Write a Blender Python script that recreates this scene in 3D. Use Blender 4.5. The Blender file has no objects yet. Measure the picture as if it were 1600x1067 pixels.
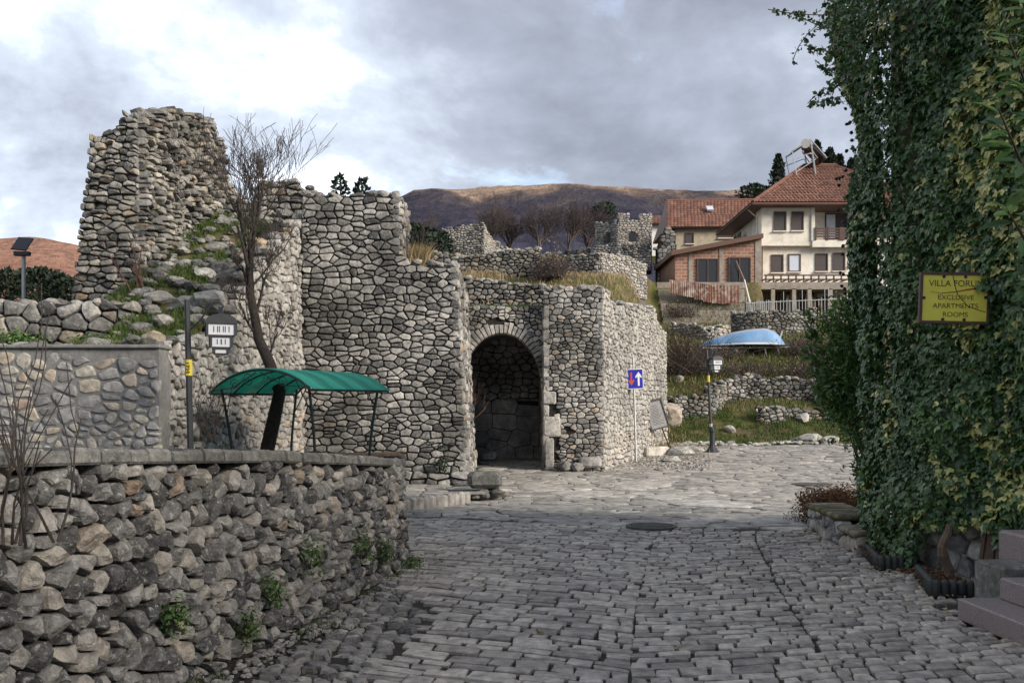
import bpy, bmesh, math, random
import numpy as np
from mathutils import Vector, Matrix, noise
sc = bpy.context.scene
COL = sc.collection
R = math.radians
random.seed(7)

# ------------------------------------------------------------------ camera
EYE = 1.65; FPX = 1500.0; HOR = 640.0
cam_d = bpy.data.cameras.new('camera'); cam = bpy.data.objects.new('camera', cam_d); COL.objects.link(cam)
cam.location = (0, 0, EYE); cam.rotation_euler = (R(90), 0, 0)
cam_d.sensor_width = 36; cam_d.lens = 36 * FPX / 1600
cam_d.shift_y = (HOR - 533.5) / 1600
cam_d.clip_start = 0.1; cam_d.clip_end = 20000
sc.camera = cam

# ------------------------------------------------------------------ sky
SUN_EL = R(24); SUN_DIR = Vector((0.86, -0.51, math.tan(SUN_EL))).normalized()
world = bpy.data.worlds.new('World'); sc.world = world; world.use_nodes = True
wn = world.node_tree.nodes; wl = world.node_tree.links; wn.clear()
def N(nodes, t, **kw):
    n = nodes.new(t)
    for k, v in kw.items():
        if k in n.inputs.keys(): n.inputs[k].default_value = v
        else: setattr(n, k, v)
    return n
def mathn(nodes, links, op, a, b=None, clamp=False):
    n = nodes.new('ShaderNodeMath'); n.operation = op; n.use_clamp = clamp
    for i, v in enumerate((a, b)):
        if v is None: continue
        if isinstance(v, (int, float)): n.inputs[i].default_value = v
        else: links.new(v, n.inputs[i])
    return n.outputs[0]
def ramp(nodes, links, fac, stops, interp='LINEAR'):
    n = nodes.new('ShaderNodeValToRGB'); cr = n.color_ramp; cr.interpolation = interp
    while len(cr.elements) < len(stops): cr.elements.new(0.5)
    for e, (p, c) in zip(cr.elements, stops):
        e.position = p; e.color = (*c, 1) if len(c) == 3 else c
    links.new(fac, n.inputs[0]); return n.outputs[0]
def mixc(nodes, links, fac, a, b, mode='MIX'):
    n = nodes.new('ShaderNodeMix'); n.data_type = 'RGBA'; n.blend_type = mode
    for i, v in ((0, fac), (6, a), (7, b)):
        if isinstance(v, (int, float)): n.inputs[i].default_value = v
        elif isinstance(v, tuple): n.inputs[i].default_value = (*v, 1)
        else: links.new(v, n.inputs[i])
    return n.outputs[2]
SKYK = 0.1
tc = wn.new('ShaderNodeTexCoord'); sep = wn.new('ShaderNodeSeparateXYZ'); wl.new(tc.outputs['Generated'], sep.inputs[0])
zc = mathn(wn, wl, 'ADD', mathn(wn, wl, 'MAXIMUM', sep.outputs[2], 0.0), 0.42)
px = mathn(wn, wl, 'DIVIDE', sep.outputs[0], zc); py = mathn(wn, wl, 'DIVIDE', sep.outputs[1], zc)
cmb = wn.new('ShaderNodeCombineXYZ'); wl.new(px, cmb.inputs[0]); wl.new(py, cmb.inputs[1])
mp = wn.new('ShaderNodeMapping'); wl.new(cmb.outputs[0], mp.inputs[0])
mp.inputs['Location'].default_value = (9.4, 8.8, 3.1); mp.inputs['Rotation'].default_value = (0, 0, R(-14))
n1 = N(wn, 'ShaderNodeTexNoise', Scale=1.45, Detail=11.0, Roughness=0.54, Distortion=0.12); wl.new(mp.outputs[0], n1.inputs['Vector'])
n2 = N(wn, 'ShaderNodeTexNoise', Scale=3.4, Detail=10.0, Roughness=0.58, Distortion=0.2); wl.new(mp.outputs[0], n2.inputs['Vector'])
# the cloud deck thins out towards the west (left of the view)
dot = mathn(wn, wl, 'ADD', mathn(wn, wl, 'MULTIPLY', sep.outputs[0], -0.78), mathn(wn, wl, 'MULTIPLY', sep.outputs[1], 0.62))
thin = mathn(wn, wl, 'MULTIPLY', mathn(wn, wl, 'POWER', mathn(wn, wl, 'MAXIMUM', dot, 0.0), 4.0), 0.265)
dens = mathn(wn, wl, 'SUBTRACT', mathn(wn, wl, 'ADD', mathn(wn, wl, 'MULTIPLY', n1.outputs[0], 0.58), mathn(wn, wl, 'MULTIPLY', n2.outputs[0], 0.42)), mathn(wn, wl, 'SUBTRACT', thin, 0.055))
ccol = ramp(wn, wl, dens, [(0.22, (5.6, 5.35, 5.0)), (0.32, (3.9, 3.85, 3.75)), (0.385, (2.75, 2.9, 3.1)), (0.44, (1.60, 1.76, 2.02)), (0.51, (1.02, 1.11, 1.32)), (0.59, (0.70, 0.76, 0.92)), (0.68, (0.48, 0.53, 0.66))])
sky = wn.new('ShaderNodeTexSky'); sky.sky_type = 'NISHITA'; sky.sun_disc = False
sky.sun_elevation = SUN_EL; sky.sun_rotation = math.atan2(SUN_DIR.x, SUN_DIR.y)
cover = ramp(wn, wl, n2.outputs[0], [(0.26, (0.55, 0.55, 0.55)), (0.40, (0.97, 0.97, 0.97))])
skyc = mixc(wn, wl, cover, sky.outputs[0], ccol)
bg = wn.new('ShaderNodeBackground'); bg.inputs[1].default_value = SKYK; wl.new(skyc, bg.inputs[0])
wo = wn.new('ShaderNodeOutputWorld'); wl.new(bg.outputs[0], wo.inputs[0])
sun_d = bpy.data.lights.new('sun', 'SUN'); sun = bpy.data.objects.new('sun', sun_d); COL.objects.link(sun)
sun_d.energy = 1.15; sun_d.angle = R(22); sun_d.color = (1.0, 0.89, 0.76)
sun.rotation_euler = SUN_DIR.to_track_quat('Z', 'Y').to_euler(); sun.location = (20, -20, 20)
sc.view_settings.view_transform = 'Standard'; sc.view_settings.look = 'None'
sc.view_settings.exposure = 2.35; sc.view_settings.gamma = 1.0; sc.view_settings.use_curve_mapping = False
try:
    sc.cycles.use_denoising = True; sc.cycles.max_bounces = 5; sc.cycles.diffuse_bounces = 3
except Exception: pass

# ------------------------------------------------------------------ helpers
def P(x, y, Y):                       # photo pixel + distance -> point
    return Vector(((x - 800) / FPX * Y, Y, EYE + (HOR - y) / FPX * Y))
def road_z(X, Y): return 0.035 * max(0.0, Y - 20)
def sstep(a, b, x):
    t = min(1, max(0, (x - a) / (b - a))); return t * t * (3 - 2 * t)
def lerp(a, b, t): return a + (b - a) * t
def interp(pts, x):
    if x <= pts[0][0]: return pts[0][1]
    for (a, va), (b, vb) in zip(pts, pts[1:]):
        if x <= b: return va + (vb - va) * (x - a) / max(1e-9, b - a)
    return pts[-1][1]
def fbm(p, o=4, s=1.0): return noise.fractal(Vector(p) * s, 1.0, 2.0, o)

class MB:                              # mesh collector
    def __init__(s): s.v = []; s.f = []; s.r = []; s.m = []
    def add(s, vs, fs, rnd=0.5, mat=0):
        b = len(s.v); s.v += [tuple(v) for v in vs]
        for f in fs: s.f.append(tuple(b + i for i in f)); s.r.append(rnd); s.m.append(mat)
    def box(s, c, size, rz=0.0, rnd=0.5, bev=0.0, mat=0, M=None):
        hx, hy, hz = size[0] / 2, size[1] / 2, size[2] / 2
        if bev <= 0:
            vs = [Vector((x * hx, y * hy, z * hz)) for z in (-1, 1) for y in (-1, 1) for x in (-1, 1)]
            fs = [(0, 2, 3, 1), (4, 5, 7, 6), (0, 1, 5, 4), (2, 6, 7, 3), (0, 4, 6, 2), (1, 3, 7, 5)]
        else:
            bev = min(bev, hx * .9, hy * .9, hz * .9); vs = []; fs = []
            def ring(ix, iy, z):
                b = len(vs); cx, cy = hx - ix, hy - iy
                e = bev
                for x, y in ((-cx + e, -cy), (cx - e, -cy), (cx, -cy + e), (cx, cy - e), (cx - e, cy), (-cx + e, cy), (-cx, cy - e), (-cx, -cy + e)): vs.append(Vector((x, y, z)))
                return list(range(b, b + 8))
            r0 = ring(bev, bev, -hz) if hx > bev * 2.2 and hy > bev * 2.2 else ring(0, 0, -hz)
            r1 = ring(0, 0, -hz + bev); r2 = ring(0, 0, hz - bev)
            r3 = ring(bev, bev, hz) if hx > bev * 2.2 and hy > bev * 2.2 else ring(0, 0, hz)
            for a, b in ((r0, r1), (r1, r2), (r2, r3)):
                for i in range(8): fs.append((a[i], a[(i + 1) % 8], b[(i + 1) % 8], b[i]))
            fs += [tuple(reversed(r0)), tuple(r3)]
        m = (M or Matrix()) if M else Matrix.Rotation(rz, 4, 'Z')
        c = Vector(c); s.add([m @ v + c for v in vs], fs, rnd, mat)
    def tube(s, pts, rad, n=6, rnd=0.5, mat=0, cap=True):
        pts = [Vector(p) for p in pts]; k = len(pts)
        rads = rad if isinstance(rad, (list, tuple)) else [rad] * k
        vs = []; fs = []; ref = None
        for i, p in enumerate(pts):
            t = (pts[min(i + 1, k - 1)] - pts[max(i - 1, 0)])
            if t.length < 1e-9: t = Vector((0, 0, 1))
            t.normalize()
            if ref is None: ref = t.orthogonal().normalized()
            ref = (ref - t * ref.dot(t))
            if ref.length < 1e-6: ref = t.orthogonal()
            ref.normalize(); bt = t.cross(ref)
            for j in range(n):
                a = 2 * math.pi * j / n; vs.append(p + (ref * math.cos(a) + bt * math.sin(a)) * rads[i])
        for i in range(k - 1):
            for j in range(n):
                fs.append((i * n + j, i * n + (j + 1) % n, (i + 1) * n + (j + 1) % n, (i + 1) * n + j))
        if cap and n > 2:
            fs.append(tuple(range(n - 1, -1, -1))); fs.append(tuple((k - 1) * n + j for j in range(n)))
        s.add(vs, fs, rnd, mat)
    def lathe(s, base, prof, n=12, rnd=0.5, mat=0):
        base = Vector(base); vs = []; fs = []
        for r, z in prof:
            for j in range(n):
                a = 2 * math.pi * j / n; vs.append(base + Vector((r * math.cos(a), r * math.sin(a), z)))
        for i in range(len(prof) - 1):
            for j in range(n):
                fs.append((i * n + j, i * n + (j + 1) % n, (i + 1) * n + (j + 1) % n, (i + 1) * n + j))
        fs.append(tuple(range(n - 1, -1, -1))); fs.append(tuple((len(prof) - 1) * n + j for j in range(n)))
        s.add(vs, fs, rnd, mat)
    def prism(s, poly, z0, z1, M=None, rnd=0.5, mat=0):   # poly in xy, extruded in z, placed by M
        n = len(poly); M = M or Matrix()
        vs = [M @ Vector((x, y, z0)) for x, y in poly] + [M @ Vector((x, y, z1)) for x, y in poly]
        fs = [tuple(range(n - 1, -1, -1)), tuple(range(n, 2 * n))] + [(i, (i + 1) % n, n + (i + 1) % n, n + i) for i in range(n)]
        s.add(vs, fs, rnd, mat)
    def build(s, name, mat, parent=None, smooth=False, origin=None, kind=None):
        me = bpy.data.meshes.new(name)
        o3 = Vector(origin) if origin is not None else None
        vs = s.v
        if o3 is not None: vs = [(x - o3.x, y - o3.y, z - o3.z) for x, y, z in vs]
        me.from_pydata(vs, [], s.f)
        at = me.attributes.new('rnd', 'FLOAT', 'FACE'); at.data.foreach_set('value', s.r)
        mats = mat if isinstance(mat, (list, tuple)) else [mat]
        for m in mats: me.materials.append(m)
        if len(mats) > 1: me.polygons.foreach_set('material_index', s.m)
        if smooth: me.polygons.foreach_set('use_smooth', [True] * len(s.f))
        o = bpy.data.objects.new(name, me); COL.objects.link(o)
        if parent is not None:
            o.parent = parent
            o.location = (o3 if o3 is not None else Vector((0, 0, 0))) - WPOS[parent.name]
            WPOS[o.name] = (o3 if o3 is not None else Vector((0, 0, 0)))
        else:
            o.location = o3 if o3 is not None else (0, 0, 0)
            WPOS[o.name] = Vector(o.location)
        if kind: o['kind'] = kind
        return o
WPOS = {}
def thing(name, loc, label, cat, group=None):
    o = bpy.data.objects.new(name, None); COL.objects.link(o); o.location = loc; o.empty_display_size = 0.2
    WPOS[o.name] = Vector(loc); return tag(o, label, cat, group)
def tag(o, label, cat, group=None):
    o['label'] = label; o['category'] = cat
    if group: o['group'] = group
    return o
def struct(o): o['kind'] = 'structure'; return o

# ------------------------------------------------------------------ materials
def new_mat(name):
    m = bpy.data.materials.new(name); m.use_nodes = True; nt = m.node_tree; nt.nodes.clear()
    out = nt.nodes.new('ShaderNodeOutputMaterial'); b = nt.nodes.new('ShaderNodeBsdfPrincipled')
    nt.links.new(b.outputs[0], out.inputs[0]); return m, nt.nodes, nt.links, b
def bumpn(nodes, links, b, h, strength, dist):
    n = nodes.new('ShaderNodeBump'); n.inputs['Strength'].default_value = strength; n.inputs['Distance'].default_value = dist
    links.new(h, n.inputs['Height']); links.new(n.outputs[0], b.inputs['Normal'])
def posn(nodes, links, scale=(1, 1, 1)):
    g = nodes.new('ShaderNodeNewGeometry'); m = nodes.new('ShaderNodeMapping'); links.new(g.outputs['Position'], m.inputs[0])
    m.inputs['Scale'].default_value = scale; return m.outputs[0]
def noisen(nodes, links, vec, scale, detail=5, rough=0.6, dist=0.0):
    n = N(nodes, 'ShaderNodeTexNoise', Scale=scale, Detail=float(detail), Roughness=rough, Distortion=dist); links.new(vec, n.inputs['Vector']); return n.outputs[0]
def stone_mat(name, stops, scale=6.0, bump=0.02, lichen=0.35, rough=0.9, stain=0.4, moss=0.0):
    """stone: tint per piece from the 'rnd' attribute, grain, pale lichen and dark weather stains"""
    m, n, l, b = new_mat(name)
    a = n.new('ShaderNodeAttribute'); a.attribute_name = 'rnd'
    base = ramp(n, l, a.outputs['Fac'], stops)
    p = posn(n, l)
    g1 = noisen(n, l, p, scale, 6, 0.68)
    g2 = noisen(n, l, p, scale * 4.3, 5, 0.7)
    c = mixc(n, l, 0.75, base, ramp(n, l, g1, [(0.30, (0.22, 0.22, 0.23)), (0.5, (0.85, 0.85, 0.85)), (0.70, (1.5, 1.5, 1.47))]), 'MULTIPLY')
    lic = ramp(n, l, noisen(n, l, p, scale * 1.9, 7, 0.72, 0.5), [(0.54, (0, 0, 0)), (0.66, (lichen,) * 3)])
    c = mixc(n, l, lic, c, (0.55, 0.55, 0.52))
    st = ramp(n, l, noisen(n, l, p, 0.9, 6, 0.65), [(0.42, (0, 0, 0)), (0.62, (stain,) * 3)])
    c = mixc(n, l, st, c, (0.045, 0.045, 0.042))
    if moss:
        mo = ramp(n, l, noisen(n, l, p, 1.7, 7, 0.7), [(0.5, (0, 0, 0)), (0.62, (moss,) * 3)])
        c = mixc(n, l, mo, c, (0.05, 0.065, 0.02))
    l.new(c, b.inputs['Base Color']); b.inputs['Roughness'].default_value = rough
    b.inputs['Specular IOR Level'].default_value = 0.25
    h = mathn(n, l, 'ADD', g1, mathn(n, l, 'MULTIPLY', g2, 0.45)); bumpn(n, l, b, h, 0.9, bump)
    return m
def plain_mat(name, col, rough=0.7, metal=0.0, var=0.25, scale=8.0, bump=0.004, spec=0.4, dirt=None, dirt_amt=0.5):
    m, n, l, b = new_mat(name); p = posn(n, l)
    g = noisen(n, l, p, scale, 6, 0.65)
    c = mixc(n, l, 1.0, col, ramp(n, l, g, [(0.3, (1 - var,) * 3), (0.7, (1 + var * 0.6,) * 3)]), 'MULTIPLY')
    if dirt:
        d = ramp(n, l, noisen(n, l, p, scale * 0.35, 7, 0.7, 0.4), [(0.46, (0, 0, 0)), (0.64, (dirt_amt,) * 3)]); c = mixc(n, l, d, c, dirt)
    l.new(c, b.inputs['Base Color']); b.inputs['Roughness'].default_value = rough; b.inputs['Metallic'].default_value = metal
    b.inputs['Specular IOR Level'].default_value = spec
    if bump: bumpn(n, l, b, g, 0.5, bump)
    return m
def leaf_mat(name, stops, rough=0.45, trans=0.25, spec=0.4):
    m, n, l, b = new_mat(name)
    a = n.new('ShaderNodeAttribute'); a.attribute_name = 'rnd'
    c = ramp(n, l, a.outputs['Fac'], stops)
    l.new(c, b.inputs['Base Color']); b.inputs['Roughness'].default_value = rough; b.inputs['Specular IOR Level'].default_value = spec
    if trans:
        t = n.new('ShaderNodeBsdfTranslucent'); l.new(c, t.inputs[0]); mx = n.new('ShaderNodeMixShader'); mx.inputs[0].default_value = trans
        l.new(b.outputs[0], mx.inputs[1]); l.new(t.outputs[0], mx.inputs[2])
        out = [x for x in n if x.type == 'OUTPUT_MATERIAL'][0]; l.new(mx.outputs[0], out.inputs[0])
    return m
GREY = [(0.0, (0.07, 0.07, 0.075)), (0.25, (0.20, 0.198, 0.192)), (0.6, (0.36, 0.352, 0.335)), (0.86, (0.47, 0.46, 0.435)), (0.94, (0.42, 0.37, 0.30)), (1.0, (0.34, 0.26, 0.19))]
WARM = [(0.0, (0.10, 0.10, 0.098)), (0.35, (0.29, 0.283, 0.268)), (0.7, (0.46, 0.455, 0.43)), (0.93, (0.48, 0.45, 0.40)), (1.0, (0.40, 0.32, 0.24))]
M = {}
M['stone_near'] = stone_mat('dark_rubble_stone', [(0, (0.08, 0.08, 0.084)), (0.35, (0.20, 0.199, 0.197)), (0.7, (0.37, 0.362, 0.347)), (0.96, (0.47, 0.44, 0.39)), (1, (0.32, 0.24, 0.18))], 15, 0.03, 0.9, stain=0.25)
M['stone_tower'] = stone_mat('tower_stone', GREY, 11, 0.03, 0.75, stain=0.7)
M['stone_ruin'] = stone_mat('ruin_stone', [(0, (0.08, 0.08, 0.08)), (0.4, (0.235, 0.232, 0.222)), (0.8, (0.40, 0.39, 0.365)), (0.95, (0.42, 0.37, 0.29)), (1, (0.36, 0.27, 0.18))], 9, 0.03, 0.5, stain=0.5, moss=0.2)
M['stone_gate'] = stone_mat('gate_stone', WARM, 10, 0.025, 0.5, stain=0.8)
M['stone_warm'] = stone_mat('warm_stone', [(0, (0.22, 0.215, 0.205)), (0.5, (0.41, 0.40, 0.375)), (0.88, (0.48, 0.46, 0.42)), (1, (0.43, 0.34, 0.26))], 9, 0.03, 0.4, stain=0.25)
M['stone_mortared'] = stone_mat('mixed_wall_stone', [(0, (0.20, 0.205, 0.21)), (0.5, (0.36, 0.36, 0.355)), (0.78, (0.44, 0.42, 0.37)), (0.93, (0.47, 0.42, 0.34)), (1, (0.36, 0.25, 0.20))], 8, 0.012, 0.25, stain=0.15)
M['stone_dark'] = stone_mat('inner_ashlar', [(0, (0.24, 0.24, 0.24)), (1, (0.42, 0.41, 0.39))], 4, 0.02, 0.1, stain=0.6)
M['cap'] = stone_mat('cap_slab_stone', [(0, (0.16, 0.16, 0.155)), (1, (0.25, 0.245, 0.23))], 12, 0.02, 0.4, stain=0.3, moss=0.3)
M['cobble'] = stone_mat('cobble_stone', [(0, (0.27, 0.242, 0.218)), (0.4, (0.38, 0.345, 0.31)), (0.8, (0.47, 0.43, 0.38)), (1, (0.51, 0.455, 0.39))], 9, 0.008, 0.12, rough=0.75, stain=0.15)
M['slab'] = stone_mat('pale_paving_slab', [(0, (0.25, 0.24, 0.225)), (0.6, (0.36, 0.345, 0.315)), (0.9, (0.42, 0.40, 0.36)), (1, (0.52, 0.50, 0.46))], 5, 0.008, 0.15, rough=0.75, stain=0.12)
M['pebble'] = stone_mat('pebble_paving', [(0, (0.14, 0.135, 0.13)), (0.6, (0.28, 0.265, 0.25)), (1, (0.40, 0.38, 0.34))], 12, 0.01, 0.2, stain=0.25)
M['granite'] = plain_mat('pink_granite', (0.24, 0.20, 0.195), 0.6, var=0.5, scale=90, bump=0.002)
M['mortar_dark'] = plain_mat('dark_joint_earth', (0.022, 0.02, 0.018), 0.95, var=0.5, scale=14, bump=0.02)
M['mortar'] = plain_mat('lime_mortar', (0.13, 0.125, 0.115), 0.95, var=0.4, scale=10, bump=0.02)
M['mortar_grey'] = plain_mat('cement_mortar', (0.21, 0.21, 0.205), 0.92, var=0.35, scale=12, bump=0.015, dirt=(0.12, 0.12, 0.12))
M['iron'] = plain_mat('black_iron', (0.022, 0.024, 0.026), 0.5, 0.3, bump=0.001)
M['dark_green_iron'] = plain_mat('dark_green_iron', (0.02, 0.035, 0.032), 0.5, 0.2, bump=0.001)
M['steel'] = plain_mat('galvanised_steel', (0.45, 0.46, 0.47), 0.45, 0.5, var=0.2, bump=0.001)
M['white'] = plain_mat('white_paint', (0.72, 0.72, 0.70), 0.6, var=0.1, bump=0.001)
M['bark'] = plain_mat('dark_bark', (0.035, 0.028, 0.024), 0.95, var=0.6, scale=22, bump=0.03)
M['fartwig'] = plain_mat('far_twig', (0.10, 0.078, 0.075), 0.9, var=0.4, scale=10, bump=0.0)
M['twig'] = plain_mat('bare_twig', (0.055, 0.045, 0.04), 0.9, var=0.4, scale=10, bump=0.0)
M['redtwig'] = plain_mat('reddish_twig', (0.16, 0.085, 0.065), 0.9, var=0.4, scale=10, bump=0.0)
M['ivy'] = leaf_mat('ivy_leaf', [(0, (0.022, 0.055, 0.018)), (0.45, (0.058, 0.125, 0.036)), (0.75, (0.105, 0.19, 0.05)), (0.9, (0.155, 0.24, 0.065)), (0.93, (0.32, 0.34, 0.09)), (1, (0.58, 0.55, 0.22))], 0.30, 0.2, 0.6)
M['leaf'] = leaf_mat('shrub_leaf', [(0, (0.03, 0.07, 0.018)), (0.6, (0.075, 0.16, 0.035)), (1, (0.15, 0.23, 0.06))], 0.4, 0.2)
M['conifer'] = leaf_mat('conifer_leaf', [(0, (0.006, 0.014, 0.008)), (1, (0.022, 0.042, 0.022))], 0.7, 0.05)
M['grass'] = leaf_mat('grass_blade', [(0, (0.035, 0.065, 0.012)), (0.5, (0.075, 0.115, 0.025)), (0.8, (0.15, 0.14, 0.05)), (1, (0.30, 0.24, 0.12))], 0.7, 0.25)
M['green_grass'] = leaf_mat('green_grass_blade', [(0, (0.035, 0.065, 0.012)), (0.6, (0.075, 0.12, 0.022)), (1, (0.17, 0.17, 0.06))], 0.7, 0.25)
M['straw'] = leaf_mat('dry_grass', [(0, (0.20, 0.15, 0.08)), (1, (0.44, 0.35, 0.20))], 0.8, 0.25)
M['rustleaf'] = leaf_mat('rusty_foliage', [(0, (0.05, 0.045, 0.015)), (0.5, (0.12, 0.06, 0.03)), (1, (0.22, 0.10, 0.05))], 0.8, 0.15)
M['drybush'] = leaf_mat('dry_bramble', [(0, (0.08, 0.055, 0.048)), (0.6, (0.17, 0.125, 0.10)), (1, (0.30, 0.23, 0.16))], 0.9, 0.1)
# ------------------------------------------------------------------ masonry
def clip(poly, a, b, c):              # keep a*x+b*y<=c
    out = []; n = len(poly)
    for i in range(n):
        p, q = poly[i], poly[(i + 1) % n]
        dp, dq = a * p[0] + b * p[1] - c, a * q[0] + b * q[1] - c
        if dp <= 0: out.append(p)
        if (dp < 0 < dq) or (dq < 0 < dp):
            t = dp / (dp - dq); out.append((p[0] + (q[0] - p[0]) * t, p[1] + (q[1] - p[1]) * t))
    return out
def voronoi(pts, gap, asp, cell):
    """cells of anisotropic Voronoi diagram (x stretched by asp), each side pulled in by gap/2"""
    q = [(x / asp, y) for x, y in pts]; grid = {}
    for i, (x, y) in enumerate(q): grid.setdefault((int(x // cell), int(y // cell)), []).append(i)
    out = []
    for i, (x, y) in enumerate(q):
        w = 2.2 * cell; poly = [(x - w, y - w), (x + w, y - w), (x + w, y + w), (x - w, y + w)]
        gx, gy = int(x // cell), int(y // cell); nb = []
        for dx in range(-3, 4):
            for dy in range(-3, 4):
                for j in grid.get((gx + dx, gy + dy), ()):
                    if j != i: nb.append(((q[j][0] - x) ** 2 + (q[j][1] - y) ** 2, j))
        nb.sort()
        for d2, j in nb[:22]:
            d = math.sqrt(d2)
            if d < 1e-6: continue
            a, b = (q[j][0] - x) / d, (q[j][1] - y) / d
            poly = clip(poly, a, b, a * x + b * y + d / 2)
            if len(poly) < 3: break
        if len(poly) < 3: out.append(None); continue
        poly = [(px * asp, py) for px, py in poly]
        # inset in metres
        cx, cy = pts[i]; n = len(poly); ins = poly
        for k in range(n):
            p, r = poly[k], poly[(k + 1) % n]; ex, ey = r[0] - p[0], r[1] - p[1]; L = math.hypot(ex, ey)
            if L < 1e-6: continue
            a, b = ey / L, -ex / L
            ins = clip(ins, a, b, a * p[0] + b * p[1] - gap / 2)
            if len(ins) < 3: break
        out.append(ins if len(ins) >= 3 else None)
    return out
def row_seeds(rng, u0, u1, v0, v1, h, w, jit=0.25, wvar=0.35, hvar=0.25):
    pts = []; v = v0 + h * 0.5; k = 0
    while v < v1 + h:
        hh = h * rng.uniform(1 - hvar, 1 + hvar); u = u0 + rng.uniform(0.1, 0.9) * w
        while u < u1 + w * 0.3:
            q = rng.random(); step = w * rng.uniform(1 - wvar, 1 + wvar)
            if q < 0.16: pts += [(u, v + 0.27 * h), (u + rng.uniform(-.2, .2) * w, v - 0.27 * h)]
            elif q < 0.27: pts.append((u + .2 * w, v + rng.uniform(-1, 1) * jit * h)); step *= 1.45
            else: pts.append((u, v + rng.uniform(-1, 1) * jit * h))
            u += step
        v += hh; k += 1
    return pts
def rounded(poly, rng, k=0.22, jit=0.0):
    o = []; n = len(poly)
    for i in range(n):
        p, q = poly[i], poly[(i + 1) % n]
        if math.hypot(q[0] - p[0], q[1] - p[1]) < 0.012: o.append(((p[0] + q[0]) / 2, (p[1] + q[1]) / 2)); continue
        for t in (k, 1 - k):
            o.append((p[0] + (q[0] - p[0]) * t + rng.uniform(-jit, jit), p[1] + (q[1] - p[1]) * t + rng.uniform(-jit, jit)))
    return o
def stone_geo(poly, rng, fmap, depth=0.10, bulge=0.04, edge=0.0, tilt=0.12, hi=False, jit=0.006, k=0.15):
    """a stone: pillow over polygon poly in face coordinates; fmap(u,v,d)->xyz"""
    pl = rounded(poly, rng, k, jit)
    if hi:
        q_ = []
        for i in range(len(pl)):
            a_, b_ = pl[i], pl[(i + 1) % len(pl)]; q_.append(a_)
            if math.hypot(a_[0] - b_[0], a_[1] - b_[1]) > 0.03: q_.append(((a_[0] + b_[0]) / 2, (a_[1] + b_[1]) / 2))
        pl = q_
    n = len(pl)
    planes = [(rng.uniform(-.9, .9), rng.uniform(-.9, .9), rng.uniform(.35, 1.0)) for _ in range(6)]
    cx = sum(p[0] for p in pl) / n; cy = sum(p[1] for p in pl) / n
    tx, ty = rng.uniform(-tilt, tilt), rng.uniform(-tilt, tilt); off = rng.uniform(-0.5, 0.5) * bulge
    vs = []; fs = []
    seed = Vector((rng.uniform(0, 99), rng.uniform(0, 99), rng.uniform(0, 99)))
    rings = [(1.0, -depth, 0), (1.0, edge - 0.35 * bulge, 0.6), (0.82, edge + 0.62 * bulge, 1), (0, edge + bulge, 1)] if not hi else \
            [(0.96, -depth, 0), (1.02, edge - 0.75 * bulge, 0.4), (0.97, edge + 0.2 * bulge, 0.8), (0.86, edge + 0.75 * bulge, 1), (0.66, edge + 0.95 * bulge, 1), (0.38, edge + bulge, 1), (0, edge + bulge, 1)]
    for s, d, a in rings:
        for (x, y) in (pl if s > 0 else [(cx, cy)]):
            ux, uy = cx + (x - cx) * s, cy + (y - cy) * s
            dd = d + a * (tx * (ux - cx) + ty * (uy - cy) + off)
            if a:
                q = seed + Vector((ux, uy, 0)) * (9 if hi else 7)
                dd += a * bulge * (0.75 if hi else 0.45) * noise.noise(q)
                if hi:
                    for sx_, sy_, c_ in planes: dd = min(dd, edge + bulge * c_ + sx_ * (ux - cx) + sy_ * (uy - cy))
                    dd += a * bulge * 0.30 * noise.noise(q * 3.1)
                    ux += 0.018 * a * noise.noise(q + Vector((31, 0, 0))); uy += 0.018 * a * noise.noise(q + Vector((0, 57, 0)))
            vs.append(fmap(ux, uy, dd))
    m = len(rings) - 1
    for r in range(m - 1):
        for i in range(n): fs.append((r * n + i, r * n + (i + 1) % n, (r + 1) * n + (i + 1) % n, (r + 1) * n + i))
    c = m * n
    for i in range(n): fs.append(((m - 1) * n + i, (m - 1) * n + (i + 1) % n, c))
    return vs, fs
def face_map(A, B, z=0.0, batter=0.0):
    """plane through ground points A->B (left to right as seen from outside); outward normal to the viewer side"""
    A = Vector((A[0], A[1], 0)); B = Vector((B[0], B[1], 0)); L = (B - A).length; U = (B - A) / L
    Nn = Vector((U.y, -U.x, 0))
    def f(u, v, d): return A + U * u + Nn * (d - batter * v) + Vector((0, 0, v + z))
    f.L = L; f.N = Nn; return f
def path_map(pts, batter=0.0):
    P2 = [Vector((x, y, 0)) for x, y in pts]; cum = [0]
    for a, b in zip(P2, P2[1:]): cum.append(cum[-1] + (b - a).length)
    def at(u):
        u = min(max(u, 0), cum[-1] - 1e-6)
        for i in range(len(P2) - 1):
            if u <= cum[i + 1]:
                t = (u - cum[i]) / (cum[i + 1] - cum[i])
                p0 = P2[max(i - 1, 0)]; p1 = P2[i]; p2 = P2[i + 1]; p3 = P2[min(i + 2, len(P2) - 1)]
                p = 0.5 * ((2 * p1) + (p2 - p0) * t + (2 * p0 - 5 * p1 + 4 * p2 - p3) * t * t + (3 * p1 - p0 - 3 * p2 + p3) * t ** 3)
                d = 0.5 * ((p2 - p0) + 2 * (2 * p0 - 5 * p1 + 4 * p2 - p3) * t + 3 * (3 * p1 - p0 - 3 * p2 + p3) * t * t)
                return p, d.normalized()
    def f(u, v, d):
        p, t = at(u); return p + Vector((t.y, -t.x, 0)) * (d - batter * v) + Vector((0, 0, v))
    f.L = cum[-1]; return f
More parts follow.
